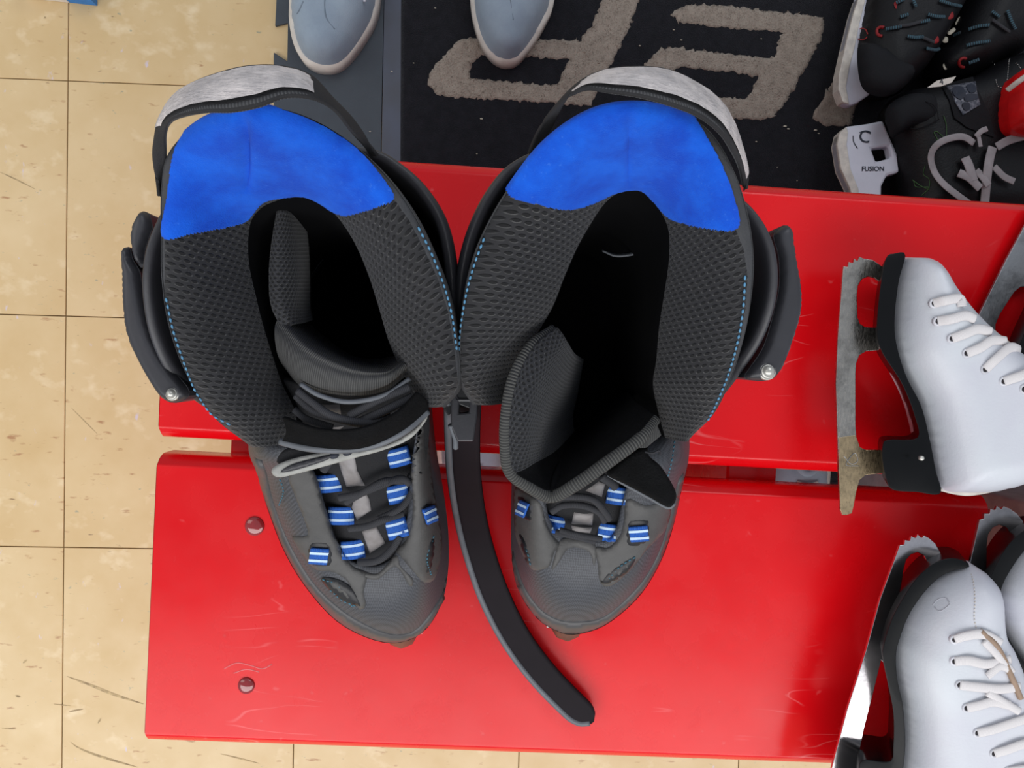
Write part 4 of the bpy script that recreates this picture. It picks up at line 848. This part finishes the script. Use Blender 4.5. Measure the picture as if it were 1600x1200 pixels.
B_boot = [(1485, 876), (1505, 874), (1522, 884), (1538, 902), (1545, 925), (1547, 958), (1551, 980), (1562, 998), (1577, 1035), (1592, 1072), (1605, 1105), (1640, 1165), (1700, 1240), (1712, 1300), (1640, 1370), (1560, 1400), (1500, 1360), (1440, 1340), (1410, 1290), (1398, 1240), (1402, 1190), (1406, 1145), (1403, 1090), (1394, 1046), (1392, 1009), (1397, 987), (1412, 947), (1438, 910), (1462, 888)]
B_sole = [(1446, 876), (1463, 866), (1482, 863), (1500, 868), (1508, 876), (1490, 880), (1465, 890), (1441, 912), (1416, 948), (1401, 987), (1396, 1009), (1398, 1046), (1407, 1090), (1410, 1145), (1406, 1190), (1402, 1240), (1413, 1290), (1340, 1285), (1334, 1240), (1338, 1190), (1346, 1168), (1386, 1170), (1392, 1145), (1392, 1097), (1384, 1053), (1376, 1013), (1377, 995), (1390, 954), (1412, 914), (1430, 890)]
B_blade = [(1470, 864), (1462, 850), (1452, 841), (1444, 837), (1440, 841), (1434, 835), (1431, 841), (1424, 838), (1422, 845), (1414, 844), (1413, 851), (1406, 852), (1394, 885), (1375, 936), (1353, 1017), (1324, 1108), (1302, 1192), (1288, 1250), (1284, 1310), (1296, 1330), (1304, 1300), (1316, 1270), (1345, 1268), (1345, 1215), (1340, 1200), (1341, 1185), (1350, 1140), (1364, 1085), (1377, 1032), (1386, 1040), (1380, 990), (1394, 958), (1400, 950), (1408, 918), (1412, 890), (1416, 875), (1424, 866), (1434, 863), (1444, 868), (1450, 880)]
B_laces = [[(1491, 999), (1510, 992), (1535, 990), (1560, 1004)], [(1491, 1033), (1512, 1031), (1540, 1036), (1575, 1030)], [(1499, 1070), (1525, 1072), (1560, 1075), (1590, 1072)], [(1510, 1106), (1530, 1100), (1550, 1095), (1575, 1100)], [(1527, 1145), (1550, 1138), (1580, 1128), (1606, 1120)], [(1553, 1177), (1570, 1170), (1600, 1160), (1630, 1160)], [(1575, 1205), (1600, 1200), (1640, 1195)]]
RB, surfB, _ = figure_skate('white figure skate at the lower right, toe up, its chrome blade reflecting the red bench', B_boot, B_sole, B_blade, B_laces, blademat=simple('mirror chrome', (222, 216, 218), .16, 1, var=.06, scale=200, bump=.00006, bscale=90))
stitches('toe_stitching', [surfB(x, y, .0002) for x, y in ((1512, 885), (1520, 905), (1523, 935), (1522, 965), (1526, 985))], m_welt, RB, step=.0024, r=.0004, kind='stuff')
tube('tongue_edge', [surfB(x, y, .0015) for x, y in ((1530, 985), (1552, 1005), (1566, 1030), (1580, 1062), (1592, 1090))], .0022, simple('tan tongue edge', (160, 135, 115), .7), RB, n=40)
for L in ([(1535, 1000), (1555, 1022), (1578, 1050)], [(1540, 1055), (1560, 1040), (1576, 1046)], [(1540, 1080), (1565, 1095), (1590, 1110)]):
    tube('crossed_lace', [surfB(x, y, .002) for x, y in L], .003, m_wlace, RB, n=30, flat=.45)
for nm, L in (('moon_mark', [(1458, 945), (1466, 937), (1478, 935), (1484, 942)]), ('moon_mark', [(1460, 948), (1468, 955), (1478, 950), (1484, 944)])):
    tube('scuff', [surfB(x, y, .0001) for x, y in L], .0005, simple('faint grey scuff', (188, 188, 196), .7), RB, n=24, seg=5, flat=.5)
# third skate: same make, leaning by the plank end on a grey crate
def rot(q, c, a, s, d):
    x, y = q[0] - c[0], q[1] - c[1]; return (d[0] + s * (x * math.cos(a) - y * math.sin(a)), d[1] + s * (x * math.sin(a) + y * math.cos(a)))
def mc(q):
    x, y = rot(q, (1438, 835), -.13, 1.06, (1562, 790)); return (x + max(0, y - 930) * .45, y)
RC, surfC, _ = figure_skate('white figure skate cut by the right edge, showing toe pick and black sole', B_boot, B_sole, B_blade, B_laces, mp=mc, zb=.4465, hb=.038, blademat=simple('dull chrome', (180, 176, 178), .25, 1, scale=120))
crate = Root('storage_crate', 'pale grey crate on the tiles past the end of the front plank', 'crate', tuple(P(1750, 900, 0)))
q0, q1 = P(1574, 1150, .36), P(2050, 640, .36)
cz = .405
box('crate_lid', q0.x, .78, -.36, -.092, cz - .02, cz, m_crate, crate, bevel=.004)
box('crate_body', q0.x + .008, .77, -.35, -.10, .0, cz - .0205, m_crate, crate, bevel=.004)
# fourth skate: mirrored, lies behind the first
def md(q):
    x, y = q[0] - 1342, q[1] - 402      # from toe of blade; y runs to heel, x to sole
    a = math.radians(31); s = 1.18; u = (math.sin(a), -math.cos(a)); v = (math.cos(a), math.sin(a))
    return (1530 + s * (y * u[0] + x * v[0]), 552 + s * (y * u[1] + x * v[1]))
RD, surfD, _ = figure_skate('figure skate behind the upper white one, only its dull grey blade in view', A_boot, A_sole, A_blade, A_laces, mp=md, zb=.4405, hb=.038, blademat=m_blade_g, zbl=.4105)

# ---------------------------------------------------------------- hockey skates on the mat
def hockey(label, boot, holder, z=.05, h=.045, R0=45, runner=None, holes=(), zh=None, bl=None):
    c = np.mean(np.array(boot), 0); R = Root('hockey_skate', label, 'skate', tuple(P(c[0], c[1], MZ)), 'black hockey skates behind the bench')
    ol = even(boot, 120, True)
    W = lambda x, y, zz: (P(x, y, z).x, P(x, y, z).y, zz)
    hb_ = solid('boot', ol, lambda x, y, d: W(x, y, z + h * dome(d / R0)), lambda x, y, d: W(x, y, z - (z - MZ - .003) * dome(d / R0)), m_hblack, R, 7, flip=True)
    zh = zh or z
    if holder:
        hd = plate('blade_holder', holder, zh - .008, zh + .008, m_holder, R, holes=holes, bevel=.003, zt=zh)
    if runner: plate('steel_runner', runner, zh - .0085, zh + .0092, m_cream, R, bevel=.001, zt=zh)
    return R, surf_of(hb_)
RE, sE = hockey('black hockey skate with teal laces and white blade holder standing on the mat', [(1350, -10), (1341, 40), (1334, 80), (1336, 115), (1347, 141), (1368, 154), (1397, 150), (1419, 133), (1442, 107), (1467, 67), (1493, 21), (1515, -20), (1545, -90), (1560, -170), (1500, -230), (1420, -220), (1375, -120)],
    [(1337, 0), (1343, -60), (1375, -150), (1390, -140), (1365, -50), (1358, 0), (1348, 40), (1342, 69), (1345, 100), (1352, 131), (1356, 150), (1338, 162), (1325, 168), (1312, 163), (1306, 144), (1306, 125), (1315, 80), (1328, 27)], z=.062, h=.05, runner=[(1337, 0), (1348, 0), (1338, 40), (1330, 80), (1322, 110), (1317, 140), (1322, 166), (1312, 163), (1305, 144), (1306, 120), (1315, 80), (1328, 27)])
RFk, sF = hockey('black hockey skate with teal laces in the top right corner, no holder visible', [(1472, 69), (1455, 88), (1450, 112), (1462, 128), (1493, 128), (1520, 122), (1547, 105), (1600, 78), (1640, 20), (1650, -60), (1600, -110), (1540, -60), (1500, 10)], None, z=.05, h=.05)
for sf, RR_, L in ((sE, RE, [([(1385, 47), (1398, 45), (1407, 43)], 1), ([(1400, 6), (1412, 0)], 1), ([(1406, 28), (1418, 24)], 1), ([(1448, 24), (1460, 27), (1473, 27)], 1), ([(1416, 58), (1428, 60), (1440, 59)], 1), ([(1425, 2), (1429, 12)], 1), ([(1436, 36), (1450, 33)], 1), ([(1445, 76), (1458, 77), (1464, 75)], 1), ([(1466, 2), (1482, 7), (1498, 9)], 1), ([(1402, 42), (1420, 40), (1440, 34)], 0), ([(1440, 60), (1456, 66)], 0)]),
                   (sF, RFk, [([(1515, 48), (1530, 43), (1546, 41)], 1), ([(1510, 74), (1526, 69), (1544, 65)], 1), ([(1512, 97), (1528, 91)], 1), ([(1493, 57), (1502, 53)], 1), ([(1550, 33), (1562, 42), (1575, 50)], 0), ([(1572, 18), (1578, 34), (1584, 46)], 1), ([(1550, 20), (1560, 28)], 1)])):
    for pts, t in L: tube('lace', [sf(x, y, .003) for x, y in pts], .0021, m_teal if t else m_lace, RR_, n=20, seg=8, flat=.6)
def cresc(sf, R_, x, y, r, a0=60, a1=300, m=m_redrub, t=.0018):
    tube('eyelet_ring', [sf(x + r * math.cos(math.radians(a)), y - r * math.sin(math.radians(a)), .0015) for a in range(a0, a1, 24)], t, m, R_, n=26, seg=8)
cresc(sE, RE, 1378, 50, 7); cresc(sE, RE, 1348, 54, 9, 0, 340, m_redrub, .0007)
for x, y in ((1402, 8), (1484, 24), (1461, 62)): pillow('eyelet_rubber', [(x - 5, y - 4), (x + 4, y - 6), (x + 6, y + 3), (x - 2, y + 6)], sE(x, y)[2], .003, .002, 3, m_redrub, RE, sp=None, n=16)
cresc(sF, RFk, 1505, 97, 7)
for x, y, w_, h_, a in ((1497, 33, 4, 12, .5), (1487, 49, 5, 12, .9), (1477, 62, 7, 8, 0), (1477, 104, 5, 8, -.3), (1446, 80, 4, 5, 0)):
    ca, sa = math.cos(a), math.sin(a); pillow('pale_tab', [(x + u * ca - v * sa, y + u * sa + v * ca) for u, v in ((-w_ / 2, -h_ / 2), (w_ / 2, -h_ / 2), (w_ / 2, h_ / 2), (-w_ / 2, h_ / 2))], sF(x, y)[2] if sF(x, y)[2] > .06 else .075, .002, .002, 2, m_crumb, RFk, sp=None, n=16)
pillow('toe_cap', [(1340, 75), (1360, 68), (1395, 85), (1428, 112), (1400, 145), (1368, 150), (1345, 132)], .096, .017, .01, 25, m_hblack2, RE, sp=8, n=50)
G_boot = [(1381, 171), (1394, 154), (1413, 145), (1440, 140), (1480, 133), (1520, 120), (1550, 100), (1590, 88), (1640, 100), (1675, 200), (1650, 330), (1600, 350), (1500, 352), (1410, 345), (1405, 304), (1396, 253), (1385, 208)]
RG, sG = hockey('black hockey skate with white laces and printed white holder beside the bench edge', G_boot,
    [(1375, 191), (1350, 196), (1320, 200), (1307, 211), (1303, 229), (1309, 267), (1323, 297), (1332, 330), (1372, 330), (1373, 293), (1381, 277), (1400, 272), (1396, 240), (1382, 208)], z=.060, h=.050, holes=[[(1357, 235), (1384, 231), (1388, 249), (1364, 255)]],
    runner=[(1318, 201), (1307, 211), (1303, 229), (1309, 267), (1323, 297), (1332, 330), (1340, 330), (1336, 297), (1324, 267), (1318, 229), (1320, 210)])
def text(name, s, px, py, z, size, ang, mat, parent, ext=.0004, flipx=False):
    cu = bpy.data.curves.new(name, 'FONT'); cu.body = s; cu.size = size; cu.extrude = ext; cu.align_x = 'CENTER'; cu.align_y = 'CENTER'
    t = bpy.data.objects.new('tmp', cu); me = bpy.data.meshes.new_from_object(t); bpy.data.objects.remove(t)
    q = P(px, py, z); me.transform(Matrix.Translation(q) @ Matrix.Rotation(ang, 4, 'Z')); return link(name, me, mat, parent, smooth=False)
hz = .0685
text('lettering', 'C', 1351, 214, hz, .022, math.radians(-8), m_ink, RG); text('lettering', 'FUSION', 1364, 264, hz, .0085, math.radians(4), m_ink, RG)
tube('printed_arc', px3([(1333, 212, hz), (1334, 222, hz), (1340, 232, hz)]), .0005, m_ink, RG, n=16, seg=5); tube('printed_arc', px3([(1343, 207, hz), (1350, 205, hz), (1358, 208, hz)]), .0005, m_ink, RG, n=16, seg=5)
def gpatch(name, poly, mat, up, lift=.002, sp=4, **k):
    o = np.array(poly, float)
    return solid(name, o, lambda x, y, d: tuple(sG(x, y, up)), lambda x, y, d: tuple(sG(x, y, up - lift)), mat, k.pop('parent', RG), sp, flip=True, smooth=False, **k)
gpatch('ankle_panel', [(1470, 136), (1520, 122), (1545, 180), (1552, 215), (1510, 200), (1490, 185)], m_hblack2, .002)
bdg = gpatch('badge', [(1477, 139), (1523, 131), (1529, 165), (1502, 181), (1490, 162)], m_patch, .0036)
for poly in ([(1486, 142), (1500, 140), (1506, 150), (1498, 158), (1488, 152)], [(1508, 138), (1520, 137), (1522, 146), (1512, 148)], [(1504, 152), (1522, 150), (1524, 156), (1506, 160)], [(1500, 164), (1510, 162), (1512, 172), (1504, 174)]):
    gpatch('badge_relief', even(poly, 16, True), m_ink, .0046, .0016, None, parent=bdg)
stk = plate('size_sticker', [(1449, 137), (1464, 126), (1494, 119), (1487, 129), (1470, 135)], .1085, .1095, m_cardwhite, RG, zt=.1095, bevel=0)
text('sticker_print', '4', 1471, 128, .1097, .010, .2, m_ink, stk)
pillow('toe_cap', [(1383, 176), (1396, 158), (1425, 146), (1455, 150), (1467, 175), (1455, 198), (1420, 202), (1395, 215), (1388, 205)], .094, .017, .01, 20, m_hblack2, RG, sp=7, n=50)
for pts in ([(1400, 170), (1415, 162), (1445, 160), (1460, 170), (1464, 188)], [(1466, 188), (1440, 200), (1425, 200), (1423, 190)]): tube('cap_seam', [sG(x, y, .004) for x, y in pts], .0006, m_steel if False else m_hblack2, RG, n=20, seg=5)
for pts in ([(1428, 282), (1432, 292), (1452, 293), (1440, 306)], [(1426, 281), (1440, 291), (1451, 294), (1452, 280), (1443, 272), (1446, 258)], [(1459, 207), (1464, 206), (1476, 216), (1478, 214), (1478, 195), (1474, 181)], [(1459, 207), (1466, 222), (1464, 228)]):
    tube('green_stitching', [sG(x, y, .0006) for x, y in pts], .00045, m_green, RG, n=30, seg=5, kind='stuff')
for pts, r in (([(1517, 226), (1500, 217), (1478, 219), (1462, 228), (1455, 245), (1460, 268), (1472, 288), (1490, 304), (1515, 318)], .0042), ([(1546, 232), (1540, 250), (1536, 275), (1534, 320)], .0058), ([(1503, 248), (1508, 262), (1515, 285)], .0058), ([(1493, 272), (1508, 280), (1525, 296)], .0052), ([(1552, 232), (1570, 222), (1600, 214), (1640, 210)], .0052), ([(1548, 262), (1562, 278), (1578, 286)], .0042), ([(1520, 216), (1527, 208), (1536, 204)], .0034), ([(1524, 214), (1526, 232)], .0026), ([(1520, 268), (1530, 280), (1538, 292)], .0045)):
    tube('lace', [sG(x, y, .006 + .002 * math.sin(i)) for i, (x, y) in enumerate(pts)], r, simple('dirty white flat lace', (165, 158, 160), .8), RG, n=50, seg=10, flat=.16)
for pts in ([(1554, 100), (1556, 128), (1562, 137), (1572, 132), (1576, 100), (1578, 92)], [(1588, 85), (1589, 100), (1594, 107)]): stitches('panel_stitching', [sG(x, y, .0006) for x, y in pts], m_steel, RG, step=.0035, r=.0005, kind='stuff')
# red shoe at the right edge
RS = Root('red_skate', 'bright red skate shell with a pale stripe at the right edge behind the bench', 'skate', tuple(P(1620, 150, MZ)))
pillow('boot', [(1600, 108), (1585, 122), (1577, 150), (1576, 185), (1585, 205), (1620, 212), (1700, 205), (1740, 150), (1720, 90), (1650, 80)], .13, .04, .10, 40, m_redshoe, RS, sp=8, n=90)
tube('pale_stripe', [P(1574, 141, .150), P(1588, 130, .160), P(1602, 120, .166)], .0032, m_cream, RS, n=20, seg=8, flat=.5)

# ---------------------------------------------------------------- grey sneakers
def sneaker(label, sole, inset, z0, wide=1, lace=None, group='grey low shoes standing on the mats', seams=()):
    c = np.mean(np.array(sole), 0); R = Root('sneaker', label, 'shoe', tuple(P(c[0], c[1], z0)), group)
    ol = even(sole, 110, True); cc = ol.mean(0)
    W = lambda x, y, zz: (P(x, y, z0 + .02).x, P(x, y, z0 + .02).y, zz)
    solid('sole', ol, lambda x, y, d: W(x, y, z0 + .026 - .004 * (1 - dome(d / 4))), lambda x, y, d: W(x, y, z0), m_rubber_white, R, 8, flip=True)
    ui = []
    for q in ol:
        v = cc - q; v = v / np.linalg.norm(v); ui.append(q + v * inset)
    ui = np.array(ui)
    hz_ = lambda y: .040 + .045 * min(1, max(0, (60 - y) / 220))
    zf = lambda x, y, d: z0 + .024 + hz_(y) * dome(d / 40) ** .8
    W2 = lambda x, y, zz: (P(x, y, z0 + .03).x, P(x, y, z0 + .03).y, zz)
    yo = ui[:, 1].min(); mid = ui.mean(0); wd_ = (ui[:, 0].max() - ui[:, 0].min())
    hole = [(mid[0] + wd_ * .24 * math.cos(a), yo + 85 + 50 * math.sin(a)) for a in np.linspace(0, 2 * math.pi, 24, endpoint=False)]
    solid('upper', ui, lambda x, y, d: W2(x, y, z0 + .024 + hz_(y) * dome(min(d, dist(np.array([[x, y]]), [ui])[0]) / 40) ** .8 + (0 if d > .01 or dist(np.array([[x, y]]), [ui])[0] < .01 else .0)), lambda x, y, d: W2(x, y, z0 + .024), m_grey_canvas, R, 7, flip=True)
    sf = lambda x, y, up=0: np.array(W2(x, y, zf(x, y, dist(np.array([[x, y]]), [ui])[0]) + up))
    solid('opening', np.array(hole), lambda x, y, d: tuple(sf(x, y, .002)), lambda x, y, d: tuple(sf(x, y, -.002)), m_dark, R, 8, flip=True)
    tube('collar', [sf(x, y, .002) for x, y in hole], .005, m_grey_canvas, R, n=60, closed=True)
    for i in range(4):
        y = yo + 150 + i * 26
        tube('lace', [sf(mid[0] - wd_ * .17, y, .002), sf(mid[0], y + 3, .004), sf(mid[0] + wd_ * .17, y, .002)], .0025, m_rubber_white, R, n=16, flat=.5)
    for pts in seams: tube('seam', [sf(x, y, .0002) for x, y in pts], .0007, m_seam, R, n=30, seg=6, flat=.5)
    if lace: tube('lace_end', [sf(x, y, .004) for x, y in lace], .0019, m_holder, R, n=20, seg=8)
    return R
sneaker('grey sneaker with off white sole on the slate mat, lace end hanging on its toe', [(452, 0), (452, 31), (458, 66), (470, 91), (487, 104), (508, 108), (528, 104), (548, 87), (569, 58), (584, 31), (592, 0), (596, -60), (590, -160), (570, -250), (520, -275), (472, -255), (452, -160), (449, -60)], 9, MZ, lace=[(572, -12), (574, 2), (575, 18)],
    seams=[[(492, -5), (505, 8), (525, 13), (545, 8), (562, -8)], [(520, 14), (517, 30), (519, 48), (530, 62)], [(462, 38), (475, 37), (485, 25)]])
sneaker('grey sneaker with off white sole standing on the black lettered carpet mat', [(735, 0), (742, 40), (755, 72), (772, 92), (792, 99), (812, 92), (836, 62), (855, 30), (866, 0), (872, -80), (860, -190), (805, -235), (750, -195), (733, -80)], 9, MZ + .003, seams=[[(750, 12), (790, 20), (855, 5)], [(795, 20), (800, 50)]])
u1 = sneaker('pale shoe under the bench, glimpsed through the left of the plank gap', [(680, 640), (690, 760), (720, 800), (760, 800), (785, 760), (790, 640), (780, 560), (735, 540), (690, 560)], 8, MZ + .001, group='shoes stored under the bench')
u2 = sneaker('pale shoe under the bench, glimpsed through the right of the plank gap', [(1190, 690), (1200, 790), (1225, 830), (1260, 835), (1290, 790), (1298, 690), (1285, 610), (1240, 590), (1200, 610)], 8, MZ + .001, group='shoes stored under the bench')

# ---------------------------------------------------------------- box at the top left
bxr = Root('cardboard_box', 'small blue and white box on the tiles at the top left', 'box', tuple(P(110, -40, 0)))
plate('box_body', [(40, -3), (108, 4), (108, -120), (40, -120)], .0003, .03, m_cardwhite, bxr, zt=.001, bevel=.0005)
plate('blue_panel', [(108.5, 4), (152, 9), (152, -120), (108.5, -120)], .0003, .03, m_cardblue, bxr, zt=.001, bevel=.0005)
